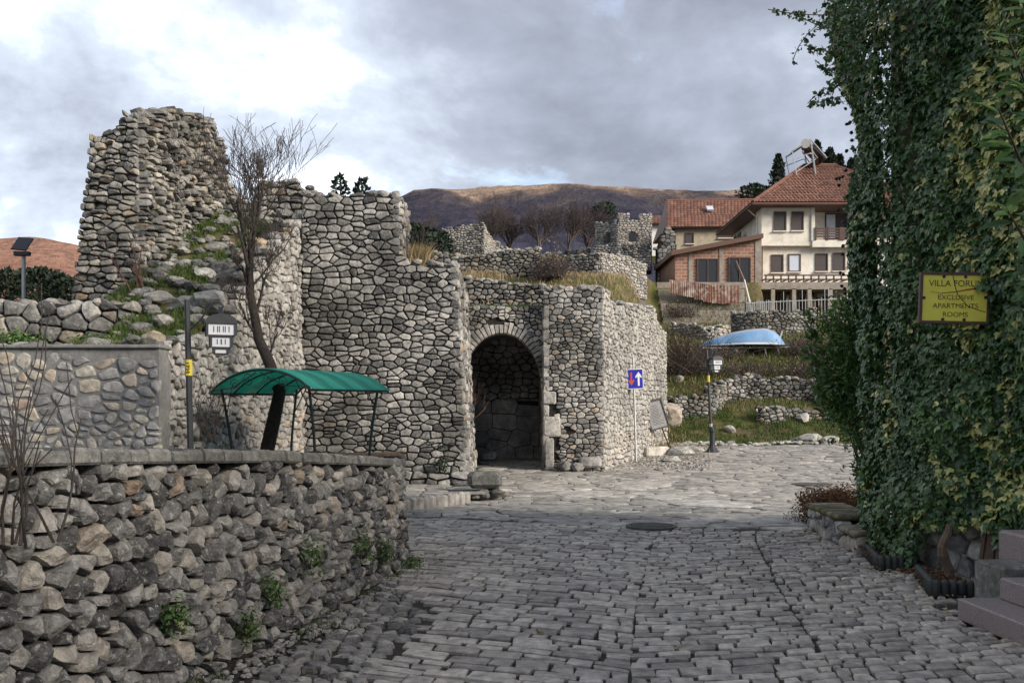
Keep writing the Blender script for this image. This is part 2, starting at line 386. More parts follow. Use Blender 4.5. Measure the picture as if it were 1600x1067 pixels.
def stones_on(fmap, rng, u0, u1, bot, top, h, w, gap=0.03, asp=1.5, bulge=0.04, depth=0.12, proud=0.03, hi=False, skip=None, jit=0.3, ragged=0.05, tilt=0.12, wvar=0.35, rnd=None, clipu=True, tints=(0.0, 1.0), k=0.15, clipfn=None):
    """-> list of (vs, fs, rnd, centre, size) for a wall face between bot(u) and top(u)"""
    vmin = min(bot(u0 + (u1 - u0) * i / 20) for i in range(21)); vmax = max(top(u0 + (u1 - u0) * i / 20) for i in range(21))
    pts = row_seeds(rng, u0 - w, u1 + w, vmin - h, vmax + h, h, w, jit, wvar)
    cells = voronoi(pts, gap, asp, max(h, w / asp) * 1.25); out = []
    for (pu, pv), poly in zip(pts, cells):
        if poly is None or not (u0 - w * .5 <= pu <= u1 + w * .5): continue
        uc = min(max(pu, u0), u1); tv = top(uc) + rng.uniform(-ragged, ragged)
        if pv > tv - h * 0.1 or pv < bot(uc) - h * 0.6: continue
        if skip and skip(pu, pv): continue
        poly = clip(poly, 0, 1, tv + h * 0.25)
        if clipu and len(poly) >= 3: poly = clip(poly, 1, 0, u1 + rng.uniform(0, 0.02))
        if clipu and len(poly) >= 3: poly = clip(poly, -1, 0, -(u0 - rng.uniform(0, 0.02)))
        if len(poly) >= 3: poly = clip(poly, 0, -1, -(bot(uc) - 0.05))
        if clipfn and len(poly) >= 3: poly = clipfn(poly, pu, pv)
        if len(poly) < 3: continue
        ar = 0.5 * abs(sum(poly[i][0] * poly[(i + 1) % len(poly)][1] - poly[(i + 1) % len(poly)][0] * poly[i][1] for i in range(len(poly))))
        if ar < h * w * 0.10: continue
        pr = proud * rng.uniform(0.2, 1.3)
        vs, fs = stone_geo(poly, rng, fmap, depth, bulge * rng.uniform(0.7, 1.3), pr, tilt, hi, k=k)
        c = Vector((0, 0, 0))
        for v in vs: c += v
        c /= len(vs)
        t = rnd(pu, pv, rng) if rnd else lerp(tints[0], tints[1], rng.random() ** 1.0)
        out.append((vs, fs, t, c, math.sqrt(ar) / max(1, c.y)))
    return out
def emit(stones, parent, mat, name='stone', limit=300, smooth=False, rest='small_stones'):
    stones = sorted(stones, key=lambda s: -s[4])
    for vs, fs, t, c, s in stones[:limit]:
        b = MB(); b.add(vs, fs, t); b.build(name, mat, parent, smooth, origin=c)
    if stones[limit:]:
        b = MB()
        for vs, fs, t, c, s in stones[limit:]: b.add(vs, fs, t)
        b.build(rest, mat, parent, smooth, kind='stuff')
def core(fmap, u0, u1, bot, top, thick, mat, parent, name='mortar_core', n=40, front=-0.03, drop=0.06, rough=0.02):
    b = MB(); vs = []; fs = []
    for i in range(n + 1):
        u = u0 + (u1 - u0) * i / n; t = top(u) - drop; bo = bot(u) - 0.1
        m = 8
        for j in range(m + 1):
            v = bo + (t - bo) * j / m
            vs.append(fmap(u, v, front + rough * noise.noise(Vector((u * 3, v * 3, 5.5)))))
        vs.append(fmap(u, t, -thick)); vs.append(fmap(u, bo, -thick))
    k = 11
    for i in range(n):
        for j in range(k):
            a, c = i * k + j, i * k + (j + 1) % k; fs.append((a, a + k, c + k, c))
    fs.append(tuple(range(k))); fs.append(tuple(reversed([n * k + j for j in range(k)])))
    b.add(vs, fs); return b.build(name, mat, parent)
def gravel_top(fmap, rng, u0, u1, top, thick, parent, mat, h=0.18, name='top_stones'):
    """loose stones along the broken top of wall"""
    b = MB(); u = u0
    while u < u1:
        for q in range(max(1, int(thick / 0.3))):
            s = h * rng.uniform(0.5, 1.1); d = -rng.uniform(0.02, max(0.05, thick - 0.1))
            c = fmap(u + rng.uniform(-.1, .1), top(min(u1, max(u0, u))) + s * 0.05, d); rock(b, c, s * 0.75, rng, flat=0.6)
        u += h * rng.uniform(0.8, 1.4)
    return b.build(name, mat, parent, kind='stuff')
_ico = None
def ico():
    global _ico
    if _ico is None:
        bm = bmesh.new(); bmesh.ops.create_icosphere(bm, subdivisions=2, radius=1)
        _ico = ([v.co.copy() for v in bm.verts], [tuple(v.index for v in f.verts) for f in bm.faces]); bm.free()
    return _ico
def rock(b, c, s, rng, flat=0.7, rnd=None, sx=1.0, sy=1.0):
    vs, fs = ico(); sd = Vector((rng.uniform(0, 50), rng.uniform(0, 50), rng.uniform(0, 50))); a = rng.uniform(0, 6.3)
    ca, sa = math.cos(a), math.sin(a); c = Vector(c); o = []
    for v in vs:
        k = 1 + 0.45 * noise.noise(v * 1.1 + sd) + 0.15 * noise.noise(v * 3 + sd)
        p = v * k * s; p.z *= flat; p.x *= sx; p.y *= sy; o.append(c + Vector((p.x * ca - p.y * sa, p.x * sa + p.y * ca, p.z)))
    b.add(o, fs, rng.random() if rnd is None else rnd)

# ------------------------------------------------------------------ vegetation
def leaf_shape(kind):
    if kind == 'ivy':   return [(0, 0, 0), (-.42, .12, -.05), (-.5, .42, -.1), (-.22, .55, .0), (0, 1, -.12), (.22, .55, .0), (.5, .42, -.1), (.42, .12, -.05)], [(0, 1, 2, 3), (0, 3, 4, 5), (0, 5, 6, 7)]
    if kind == 'long':  return [(0, 0, 0), (-.16, .3, .05), (-.14, .7, .0), (0, 1, -.15), (.14, .7, .0), (.16, .3, .05), (0, .5, -.03)], [(0, 6, 2, 1), (6, 3, 2), (6, 4, 3), (0, 5, 4, 6)]
    return [(0, 0, 0), (-.3, .5, .08), (0, 1, -.1), (.3, .5, .08)], [(0, 2, 1), (0, 3, 2)]
def add_leaf(b, p, nrm, up, s, kind, rnd, rng):
    sh, fs = leaf_shape(kind); nrm = nrm.normalized()
    y = up - nrm * up.dot(nrm)
    if y.length < 1e-4: y = nrm.orthogonal()
    y.normalize(); x = y.cross(nrm)
    b.add([p + (x * a + y * c + nrm * d) * s for a, c, d in sh], fs, rnd)
def rvec(rng):
    while True:
        v = Vector((rng.uniform(-1, 1), rng.uniform(-1, 1), rng.uniform(-1, 1)))
        if 0.05 < v.length < 1: return v.normalized()
def leaf_blob(b, rng, c, rad, n, s, kind='oval', lo=0.0, hi=1.0, shell=0.5, up=0.5):
    c = Vector(c); rad = Vector(rad)
    for _ in range(n):
        d = rvec(rng); r = lerp(shell, 1, rng.random()); f = 1 + 0.35 * noise.noise(d * 2.1 + c)
        p = c + Vector((d.x * rad.x, d.y * rad.y, d.z * rad.z)) * r * f
        nn = (d + rvec(rng) * 0.8 + Vector((0, 0, up))).normalized()
        add_leaf(b, p, nn, rvec(rng) + Vector((0, 0, -0.4)), s * rng.uniform(0.6, 1.3), kind, lerp(lo, hi, rng.random()), rng)
def blades(b, rng, p, n, h, spread, lo=0, hi=1, w=0.006, lean=0.45):
    p = Vector(p)
    for _ in range(n):
        q = p + Vector((rng.gauss(0, spread), rng.gauss(0, spread), 0)); hh = h * rng.uniform(0.5, 1.25)
        d = Vector((rng.gauss(0, lean), rng.gauss(0, lean), 0)) * hh; a = rng.uniform(0, 3.14); x = Vector((math.cos(a), math.sin(a), 0)) * w
        m = q + d * 0.35 + Vector((0, 0, hh * 0.6)); t = q + d + Vector((0, 0, hh * 0.95))
        b.add([q - x, q + x, m + x * .7, m - x * .7, t], [(0, 1, 2, 3), (3, 2, 4)], lerp(lo, hi, rng.random()))
def branch(bt, bw, rng, p, d, L, r, lvl, maxl, kids=3, spread=0.6, up=0.15, minr=0.004, gn=6, droop=0.0):
    """recursive limb: thick ones go to bt, twigs to bw"""
    segs = 4 if lvl < 2 else 3; pts = [p.copy()]; rr = [r]; q = p.copy(); dd = d.normalized()
    for i in range(segs):
        dd = (dd + rvec(rng) * 0.22 + Vector((0, 0, up * 0.5 - droop))).normalized(); q = q + dd * (L / segs); pts.append(q.copy()); rr.append(max(minr, r * (1 - 0.55 * (i + 1) / segs)))
    (bt if lvl <= 1 else bw).tube(pts, rr, gn if lvl < 1 else (5 if lvl == 1 else 3), rnd=rng.random(), cap=False)
    if lvl >= maxl: return
    for k in range(kids + (1 if rng.random() < 0.4 else 0)):
        t = lerp(0.35, 1.0, (k + rng.random()) / (kids + 0.5)); t = min(t, 1); i = min(int(t * segs), segs - 1)
        pos = pts[i].lerp(pts[i + 1], t * segs - i); rad = max(minr, lerp(rr[i], rr[i + 1], t * segs - i) * 0.65)
        side = rvec(rng); side -= dd * side.dot(dd); side.normalize()
        nd = (dd * (1 - spread * 0.4) + side * spread + Vector((0, 0, up))).normalized()
        branch(bt, bw, rng, pos, nd, L * rng.uniform(0.55, 0.8), rad, lvl + 1, maxl, kids, spread, up, minr, gn, droop)
# ------------------------------------------------------------------ terrain
def hill_right(Y): return interp([(33, .455), (35.5, .75), (37.5, 1.5), (40, 2.3), (46, 4.55), (50, 5.7), (53, 6.35), (56.6, 6.75), (57.4, 9.3), (75, 9.9), (110, 13), (200, 24), (800, 70), (6000, 90)], Y)
def hill_mid(Y): return interp([(28.2, 4.2), (30, 4.9), (35, 6.6), (45, 7.6), (60, 11.3), (66, 11.9), (110, 13), (200, 24), (800, 70), (6000, 90)], Y)
def bank(Y): return interp([(13.2, 2.5), (14.5, 2.7), (16, 3.4), (18, 4.4), (20, 5.35), (21.5, 6.0), (23, 6.2), (40, 5.5), (110, 9), (200, 20), (800, 70), (6000, 90)], Y)
def left_far(Y): return interp([(13.2, 2.5), (15.7, 2.58), (16.2, 3.2), (30, 3.4), (80, 3.6), (200, 8), (800, 40), (6000, 90)], Y)
def terrain(X, Y):
    z = road_z(X, Y) if Y < 33 else hill_right(Y)
    if X > 14.8 and 56 < Y < 61: z = lerp(z, interp([(56, 6.7), (60.5, 7.0), (60.8, 9.4)], Y), sstep(14.8, 15.3, X))
    if X < 9:
        xb = 2.0 + (Y - 23.9) * .365 if Y < 31.3 else 4.3 + .14 * (Y - 31)
        if Y > 28.4:
            z = lerp(hill_mid(Y), z, sstep(xb - 1.0, xb + 0.6, X))
    if X < -1.5 and Y > 19.75:
        e = bank(Y) if Y > 28.4 else min(4.4, bank(Y))
        z = lerp(z, max(hill_mid(Y) if Y > 28.4 else 4.2, min(e, 4.4)), sstep(-1.5, -1.9, X))
    if X < -4.75 and Y > 13.25:
        k = sstep(-4.85, -5.0, X) if Y < 19.8 else sstep(-4.4, -4.8, X)
        z = lerp(z, bank(Y), k)
        if X < -6.2:
            z = lerp(z, left_far(Y), sstep(-6.6, -7.6, X) if Y > 16 else sstep(-5.6, -6.4, X))
    if Y > 33: z += 0.12 * noise.noise(Vector((X * .35, Y * .35, 0))) * min(1, (Y - 33) / 4)
    return z
def G(x, y, y0=5.0, y1=120.0):        # pixel -> point on terrain
    Y = y0
    while Y < y1:
        p = P(x, y, Y)
        if p.z <= terrain(p.x, Y): return Vector((p.x, Y, terrain(p.x, Y)))
        Y += 0.05
    return P(x, y, y1)
def lines(a, b, step, lo, hi, g=1.35):
    L = [a + (b - a) * i / int((b - a) / step) for i in range(int((b - a) / step) + 1)]
    s = step; x = a; pre = []
    while x > lo: s *= g; x -= s; pre.append(max(x, lo))
    s = step; x = b
    while x < hi: s *= g; x += s; L.append(min(x, hi))
    return list(reversed(pre)) + L
gm, gn_, gl, gb = new_mat('earth_and_grass')
a_ = gn_.new('ShaderNodeAttribute'); a_.attribute_name = 'rnd'; p_ = posn(gn_, gl)
q_ = noisen(gn_, gl, p_, 0.55, 7, 0.7, 0.3); q2_ = noisen(gn_, gl, p_, 5.0, 6, 0.7)
dry = ramp(gn_, gl, q_, [(0.3, (0.085, 0.065, 0.045)), (0.45, (0.13, 0.105, 0.06)), (0.55, (0.10, 0.105, 0.035)), (0.68, (0.06, 0.085, 0.022))])
soil = ramp(gn_, gl, q2_, [(0.3, (0.045, 0.04, 0.034)), (0.7, (0.085, 0.078, 0.066))])
c_ = mixc(gn_, gl, a_.outputs['Fac'], soil, dry)
c_ = mixc(gn_, gl, 1.0, c_, ramp(gn_, gl, q2_, [(0.3, (0.6, 0.6, 0.6)), (0.7, (1.25, 1.25, 1.25))]), 'MULTIPLY')
gl.new(c_, gb.inputs['Base Color']); gb.inputs['Roughness'].default_value = 0.95; gb.inputs['Specular IOR Level'].default_value = 0.1
bumpn(gn_, gl, gb, q2_, 0.9, 0.06); M['ground'] = gm
b = MB(); xs = lines(-10, 16, 0.26, -2500, 2500); ys = lines(2, 60, 0.26, -60, 5000)
vs = [(x, y, terrain(x, y) - 0.06) for y in ys for x in xs]; b.v = vs; nx = len(xs)
for j in range(len(ys) - 1):
    for i in range(nx - 1):
        b.f.append((j * nx + i, j * nx + i + 1, (j + 1) * nx + i + 1, (j + 1) * nx + i)); yy = ys[j]; xx = xs[i]
        b.r.append(1.0 if (yy > 33.5 or (xx < -4.8 and yy > 13) or yy > 28) else 0.0); b.m.append(0)
ground = struct(b.build('ground', M['ground'], smooth=True))

# ------------------------------------------------------------------ road paving
WALLA = [(-3.0, 1.6), (-2.55, 3.2), (-2.2, 4.8), (-1.88, 6.4), (-1.62, 7.5), (-1.42, 8.6), (-1.26, 9.7), (-1.18, 10.5), (-1.32, 11.1), (-1.9, 11.5), (-2.8, 11.7)]
def wallA_x(Y): return interp([(y, x) for x, y in WALLA[:8]], Y)
b = MB()
for j in range(60):
    for i in range(46):
        pass
rys = [3.0 + 0.5 * i for i in range(64)]; rxs = [-7 + 0.5 * i for i in range(60)]; rnx = len(rxs)
b.v = [(x, y, road_z(x, y) - 0.022) for y in rys for x in rxs]
for j in range(len(rys) - 1):
    for i in range(rnx - 1): b.f.append((j * rnx + i, j * rnx + i + 1, (j + 1) * rnx + i + 1, (j + 1) * rnx + i)); b.r.append(0.5); b.m.append(0)
M['bedding'] = plain_mat('joint_sand', (0.028, 0.025, 0.021), 0.95, var=0.5, scale=20, bump=0.01, dirt=(0.045, 0.055, 0.02), dirt_amt=0.35)
road = struct(b.build('road', M['bedding'])); rr = random.Random(11)
def gmap(u, v, d): return Vector((u, v, road_z(u, v) + d + 0.018 * noise.noise(Vector((u * .9, v * .9, 3)))))
def seam(Y): return interp([(3, .3), (5.8, .70), (8, 1.02), (12, 1.75), (15, 2.5), (25, 6)], Y)
def courses(u0, u1, v0, v1, h, w, bend, keep, rng, gap=0.022, jit=0.012, bulge=0.005):
    """courses of setts laid across the road; u runs from the seam line"""
    out = []; v = v0; k = 0; ph = rng.uniform(0, 9)
    def wob(v, u): return 0.02 * noise.noise(Vector((u * 1.3, v * 3.1, ph)))
    while v < v1:
        hh = h * rng.uniform(0.72, 1.3); u = u0 - rng.uniform(0, w)
        while u < u1:
            ww = w * rng.uniform(0.55, 1.5); a0, a1 = max(u, u0), min(u + ww, u1)
            if a1 - a0 > 0.07:
                sub = [(v, v + hh)]
                if rng.random() < 0.16 and hh > 0.17: m_ = v + hh * rng.uniform(.42, .58); sub = [(v, m_), (m_, v + hh)]
                for (w0, w1) in sub:
                    g = gap / 2
                    q = [(a0 + g, w0 + g + wob(w0, a0)), (a1 - g, w0 + g + wob(w0, a1)), (a1 - g, w1 - g + wob(w1, a1)), (a0 + g, w1 - g + wob(w1, a0))]
                    q = [(x + rng.uniform(-jit, jit), y + rng.uniform(-jit, jit)) for x, y in q]
                    q = [(seam(y + bend(x)) + x, y + bend(x)) for x, y in q]
                    cx = sum(p[0] for p in q) / 4; cy = sum(p[1] for p in q) / 4
                    if keep(cx, cy):
                        vs, fs = stone_geo(q, rng, gmap, 0.04, bulge, rng.uniform(-.006, .008), 0.03, jit=0.005, k=0.055)
                        c = sum(vs, Vector()) / len(vs); out.append((vs, fs, rng.random(), c, math.sqrt((a1 - a0) * (w1 - w0)) / cy ** 1.5))
            u += ww
        v += hh
    return out
def left_edge(Y):      # where the setts end and pebbles begin
    return interp([(4, -1.05), (6.1, -0.85), (7.8, -0.66), (8.6, -0.95), (9.4, wallA_x(9.4) + .1), (10.4, wallA_x(10.4) + .08), (11.4, -1.2), (11.9, -4.2), (40, -4.4)], Y)
def slab_edge(X): return interp([(-4, 15.6), (0, 14.2), (2.2, 13.4), (5, 12.8), (9, 12)], X) + .25 * noise.noise(Vector((X * 1.5, 0, 0)))
def keepL(x, y): return x > left_edge(y) and y < slab_edge(x)
STEPX = 3.52
def keepR(x, y): return y < slab_edge(x) and x < (STEPX + .05 if y < 8.2 else 5.2)
setts = courses(-7.5, 0.015, 4.0, 18, 0.165, 0.24, lambda u: -0.44 * u * (1 - 0.045 * abs(u)) - 0.25, keepL, rr)
setts += courses(0.0, 1.3, 4.6, 15, 0.15, 0.21, lambda u: 0.14 * u * u, keepR, rr)
small = courses(1.30, 5.2, 4.4, 15, 0.135, 0.185, lambda u: 0.236 + 0.20 * (u - 1.3), keepR, rr, bulge=0.010)
emit(setts + small, road, M['cobble'], 'cobblestone', 300, rest='cobblestones_beyond')
def flag_seeds():
    pts = []; y = 11.5
    while y < 34:
        s = 0.30 if y < 17 else 0.36; x = -4.5
        while x < 16:
            w = 0.55 * rr.uniform(.5, 1.5); pts.append((x, y + rr.uniform(-.4, .4) * s)); x += w
        y += s * rr.uniform(.75, 1.25)
    return pts
fp = flag_seeds(); cells = voronoi(fp, 0.035, 1.5, 0.45); flags = []
for (x, y), poly in zip(fp, cells):
    if poly is None or y < slab_edge(x) + .12 or y > 32.6 + 1.1 * noise.noise(Vector((x * .45, 2, 0))) + .5 * noise.noise(Vector((x * 1.7, 5, 0))) or x < -1.0 + (0 if y < 19 else .1) and y > 18.8: continue
    if y > 30 and x < 5.2: continue
    if x < -4.2 or abs(x) > y * .62: continue
    big = rr.random() < 0.03
    vs, fs = stone_geo(poly, rr, gmap, 0.04, 0.01, rr.uniform(-.006, .01), 0.02, jit=0.01, k=0.14)
    c = sum(vs, Vector()) / len(vs); flags.append((vs, fs, 1.0 if big else rr.random() * .85, c, 0.5 / y ** 1.5))
emit(flags, road, M['slab'], 'flagstone', 160, rest='flagstones_beyond')
# a row of large pale worn slabs across the crossing
for (x, y, a, d, t) in [(1110, 788, .75, .7, 1), (1040, 777, .5, .6, .97), (1000, 757, .7, .8, .93), (905, 772, .6, .8, .95), (850, 763, .55, .7, .9), (1210, 812, .8, .5, .92), (1150, 765, .6, .8, .9), (880, 795, .6, .5, .9)]:
    c = G(x, y); q = []
    for k in range(9):
        an = k / 9 * 6.283; r = rr.uniform(.8, 1.15); q.append((c.x + math.cos(an) * a * r, c.y + math.sin(an) * d * r))
    vs, fs = stone_geo(q, rr, gmap, 0.04, 0.012, 0.016, 0.01, jit=0.02, k=0.2)
    bb = MB(); bb.add(vs, fs, t); bb.build('worn_slab', M['slab'], road, origin=c)
# pebble strip beside the wall
pp = [(x + rr.uniform(-.03, .03), y + rr.uniform(-.03, .03)) for y in [4.4 + .095 * i for i in range(56)] for x in [-2.4 + .125 * k for k in range(16)]]
cells = voronoi(pp, 0.014, 1.25, 0.16); peb = []
for (x, y), poly in zip(pp, cells):
    if poly is None: continue
    wx = wallA_x(y) + 0.13 + .25 * max(0, noise.noise(Vector((x * 2, y * 1.3, 1)))) + (0.22 if y < 7.4 else 0)
    if not (wx < x < left_edge(y) - .03) or rr.random() < .1: continue
    vs, fs = stone_geo(poly, rr, gmap, 0.03, 0.022, rr.uniform(-.02, .008), 0.2, jit=0.012, k=0.28)
    c = sum(vs, Vector()) / len(vs); peb.append((vs, fs, rr.random(), c, .1 / y ** 1.5))
emit(peb, road, M['pebble'], 'pebble', 200, rest='small_pebbles')
# manhole covers
def manhole(x, y, r, lab):
    c = G(x, y); c.z = road_z(c.x, c.y) + .012; t = thing('manhole_cover', c, lab, 'manhole cover')
    b = MB(); b.lathe(c, [(r, -.05), (r, .016), (r * .9, .02), (r * .88, .008), (r * .05, .01)], 24); b.build('frame', M['iron2'], t)
    b = MB()
    for i in range(-3, 4):
        L = math.sqrt(max(.01, (r * .82) ** 2 - (i * r * .24) ** 2)); b.box(c + Vector((0, i * r * .24, .016)), (2 * L, r * .1, .014))
    b.build('rib_pattern', M['iron2'], t)
M['iron2'] = plain_mat('worn_iron', (0.11, 0.105, 0.10), 0.6, 0.3, var=0.5, bump=0.003)
manhole(1268, 758, .42, 'round iron manhole cover on paving near the rusty shrub')
manhole(1018, 824, .36, 'dark manhole cover set where cobbles meet the slabs')
# ------------------------------------------------------------------ near rubble wall with cap
fA = path_map(WALLA, 0.05); rw = random.Random(3)
def topA(u):
    Y = fA(u, 0, 0).y; return interp([(2, 1.46), (4.3, 1.385), (5.3, 1.345), (7.1, 1.255), (10.8, 1.0), (12, 0.98)], Y)
wa = thing('rubble_wall', (-1.6, 7.5, 0), 'dark dry rubble wall with flat cap slabs curving beside the cobbled road', 'wall')
emit(stones_on(fA, rw, 1.0, fA.L - .1, lambda u: 0.0, lambda u: topA(u) + .015, 0.118, 0.14, gap=0.018, asp=1.1, bulge=0.05, depth=0.17, proud=0.03, hi=True, jit=0.42, tilt=0.22, wvar=0.45, k=0.2, rnd=lambda u, v, r: min(1, r.random() ** 1.1)), wa, M['stone_near'])
core(fA, 0.8, fA.L - .05, lambda u: 0.0, lambda u: topA(u) + .05, 0.4, M['mortar_dark'], wa, 'earth_core', 60, -0.14, .02)
u = 0.9
while u < fA.L - .1:
    w = rw.uniform(.15, .27) if u < 7 else rw.uniform(.3, .6)
    w = min(w, fA.L - u); b = MB(); t0, t1 = topA(u), topA(u + w); g = .004; th = .088 + rw.uniform(-.012, .012); ov = .05 + rw.uniform(-.02, .02)
    n = 4; ring = []
    for k in range(n + 1):
        uu = u + g + (w - 2 * g) * k / n; tt = lerp(t0, t1, k / n); e = rw.uniform(-.008, .008)
        for (d, z) in ((ov - .015 + e, .005), (ov + e, .02), (ov + e * .5, th - .02), (ov - .02 + e, th), (-.38, th), (-.38, .0)):
            ring.append(fA(uu, tt + z, d + .05 * tt * 0))
    fs = []
    for k in range(n):
        for j in range(6): fs.append((k * 6 + j, (k + 1) * 6 + j, (k + 1) * 6 + (j + 1) % 6, k * 6 + (j + 1) % 6))
    fs += [tuple(range(6)), tuple(reversed([n * 6 + j for j in range(6)]))]
    b.add(ring, fs, rw.random()); c = sum(ring, Vector()) / len(ring); b.build('cap_slab', M['cap'], wa, origin=c); u += w

# ------------------------------------------------------------------ mortared wall behind
fB = face_map((-9.2, 13.0), (-4.78, 13.0)); rb = random.Random(5)
wb = thing('mortared_wall', (-6.5, 13, 0), 'mortared wall of mixed grey and tan stones with flat cement top', 'wall')
emit(stones_on(fB, rb, 0, fB.L, lambda u: 0.4, lambda u: 2.44, 0.165, 0.225, gap=0.034, asp=1.25, bulge=0.016, depth=0.08, proud=0.012, jit=0.45, wvar=.5, tilt=0.05, k=.24), wb, M['stone_mortared'])
core(fB, 0, fB.L, lambda u: 0, lambda u: 2.5, 0.45, M['mortar_grey'], wb, 'mortar', 30, -0.004, 0, .012)
b = MB(); b.box(((-9.2 - 4.76) / 2, 13.2, 2.505), (4.46, .5, .05), bev=.012); b.build('cement_coping', M['mortar_grey'], wb)

# ------------------------------------------------------------------ low dry wall on the terrace
fC = face_map((-9.8, 15.6), (-6.02, 15.6)); rcn = random.Random(6)
wc = thing('dry_stone_wall', (-8, 15.6, 2.6), 'low dry stone wall of big grey stones on terrace below broken tower', 'wall')
emit(stones_on(fC, rcn, 0, fC.L, lambda u: 2.55, lambda u: 3.42 + .04 * math.sin(u * 3), 0.25, 0.33, gap=0.02, asp=1.2, bulge=0.05, jit=.4, proud=.04, wvar=.5), wc, M['stone_tower'])
core(fC, 0, fC.L, lambda u: 2.5, lambda u: 3.42, 0.5, M['mortar_dark'], wc)
gravel_top(fC, rcn, 0, fC.L, lambda u: 3.38, .5, wc, M['stone_tower'], .2)

# ------------------------------------------------------------------ tall broken tower
rd = random.Random(8)
_fD = face_map((-8.32, 18.0), (-7.0, 18.0)); LD = _fD.L
def fD(u, v, d): return _fD(u + 0.5 * max(0, (v - 3) / 4) * (1 - u / LD), v, d + .10 * noise.noise(Vector((u, v * 1.2, 2))))
topD = lambda u: interp([(0, 6.75), (.35, 6.95), (.8, 7.1), (1.32, 7.2)], u)
_fD2 = face_map((-7.0, 18.0), (-6.7, 25.6))
def fD2(u, v, d): return _fD2(u, v, d + .28 * noise.noise(Vector((u * .55, v * .6, 9))) * sstep(0, 1, u))
topD2 = lambda u: interp([(0, 7.2), (.9, 7.5), (2.2, 7.85), (3.4, 8.0), (4.4, 7.75), (5.0, 7.4), (5.7, 7.0), (6.4, 6.7), (7.6, 6.3)], u)
wd = thing('ruined_tower', (-7.5, 20, 3), 'tallest ruin, a broken tower of rough layered stones with jagged top', 'ruin')
sD = stones_on(fD, rd, 0, LD, lambda u: 2.6, topD, 0.12, 0.25, gap=0.022, asp=2.0, bulge=0.035, depth=.15, proud=0.10, ragged=.1, jit=.3, tilt=.25, wvar=.5)
sD2 = stones_on(fD2, rd, 0, 7.6, lambda u: 3.0 + .5 * u, topD2, 0.12, 0.21, gap=0.022, asp=1.7, bulge=0.05, depth=.15, proud=0.14, ragged=.12, jit=.45, tilt=.4, wvar=.5)
emit(sD + sD2, wd, M['stone_ruin'])
core(fD, 0.03, LD - .02, lambda u: 2.5, lambda u: topD(u) - .02, 1.0, M['mortar'], wd, 'rubble_core')
core(fD2, 0.15, 7.6, lambda u: 2.5, lambda u: topD2(u) - .06, .45, M['mortar'], wd, 'rubble_core')
gravel_top(fD2, rd, .2, 7.5, topD2, .45, wd, M['stone_ruin'], .24); gravel_top(fD, rd, .3, LD, topD, .9, wd, M['stone_ruin'], .22)

# ------------------------------------------------------------------ side wall rising to the inner corner
re_ = random.Random(9)
fE = path_map([(-4.80, 13.35), (-4.70, 14.6), (-4.58, 16.0), (-4.38, 17.6), (-4.14, 19.45)], .03)
topE = lambda u: interp([(0, 2.62), (1.6, 2.66), (2.3, 2.9), (2.75, 3.45), (3.3, 3.95), (4.2, 4.45), (5.2, 5.1), (6.2, 5.7)], u)
we = thing('side_wall', (-4.6, 16, 0), 'pale stone side wall with sloping broken top running to inner tower corner', 'wall')
emit(stones_on(fE, re_, 0, fE.L, lambda u: 0, topE, 0.14, 0.18, gap=0.018, asp=1.15, bulge=0.035, proud=.06, jit=.45, tilt=.2, wvar=.45, ragged=.1, rnd=lambda u, v, r: min(1, r.random() * .7 + (.32 if v < 1.6 and u > 2.4 else 0.05))), we, M['stone_warm'])
core(fE, 0, fE.L, lambda u: 0, topE, 0.5, M['mortar_dark'], we)
gravel_top(fE, re_, 0, fE.L, topE, .5, we, M['stone_ruin'], .26)
# parapet stub behind
fS = face_map((-5.95, 22.2), (-4.25, 22.2)); topS = lambda u: interp([(0, 6.85), (.5, 6.95), (1.0, 6.9), (1.7, 6.45)], u)
ws = thing('parapet_stub', (-5.1, 22.2, 5), 'small weathered wall stub rising behind the bare tree', 'ruin')
emit(stones_on(fS, re_, 0, fS.L, lambda u: 5, topS, 0.15, 0.26, gap=.02, asp=1.7, bulge=.05, proud=.06), ws, M['stone_ruin'])
core(fS, 0, fS.L, lambda u: 4.5, topS, 1.2, M['mortar'], ws); gravel_top(fS, re_, 0, fS.L, topS, 1.1, ws, M['stone_ruin'], .2)

# ------------------------------------------------------------------ stepped tower beside the gate
rf = random.Random(10)
_fF = face_map((-4.2, 19.3), (-1.12, 19.3)); LF = _fF.L
def fF(u, v, d): return _fF(u + .22 * max(0, 1 - v / 4.6) * u / LF, v, d + .10 * max(0, 1 - v / 4.6))
US = 1.93
topF = lambda u: 6.0 if u < US else interp([(US, 4.68), (2.4, 4.6), (3.08, 4.55)], u)
wf = thing('stepped_tower', (-2.6, 19.3, 0), 'broad stepped tower wall of grey rubble stone left of the arched gate', 'tower')
tint = lambda u, v, r: min(1, r.random() * .86 + (.14 if (v < 3 and u < 1.2) else 0) * r.random())
stF = stones_on(fF, rf, 0, LF, lambda u: .4, topF, 0.132, 0.215, gap=.023, asp=1.75, bulge=.018, proud=.03, tilt=.09, k=.11, jit=.42, wvar=.5, ragged=.03, rnd=tint, clipfn=lambda p, u, v: clip(p, 1, 0, US + .01) if v > 4.7 else p)
_fFs = face_map((-1.12, 19.3), (-1.17, 24.4))
def fFs(u, v, d): return _fFs(u, v, d + .22 * max(0, 1 - v / 4.6)) + Vector((0, -.10 * max(0, 1 - v / 4.6) * max(0, 1 - u), 0))
stF += stones_on(fFs, rf, 0, 5.1, lambda u: .0, lambda u: 4.55, 0.2, 0.36, gap=.022, asp=1.6, bulge=.04, proud=.03)
fFu = face_map((-4.2 + US, 19.3), (-4.2 + US, 20.9))
stF += stones_on(fFu, rf, 0, 1.6, lambda u: 4.6, lambda u: 6.0, 0.19, 0.3, gap=.022, asp=1.5, bulge=.04, proud=.03)
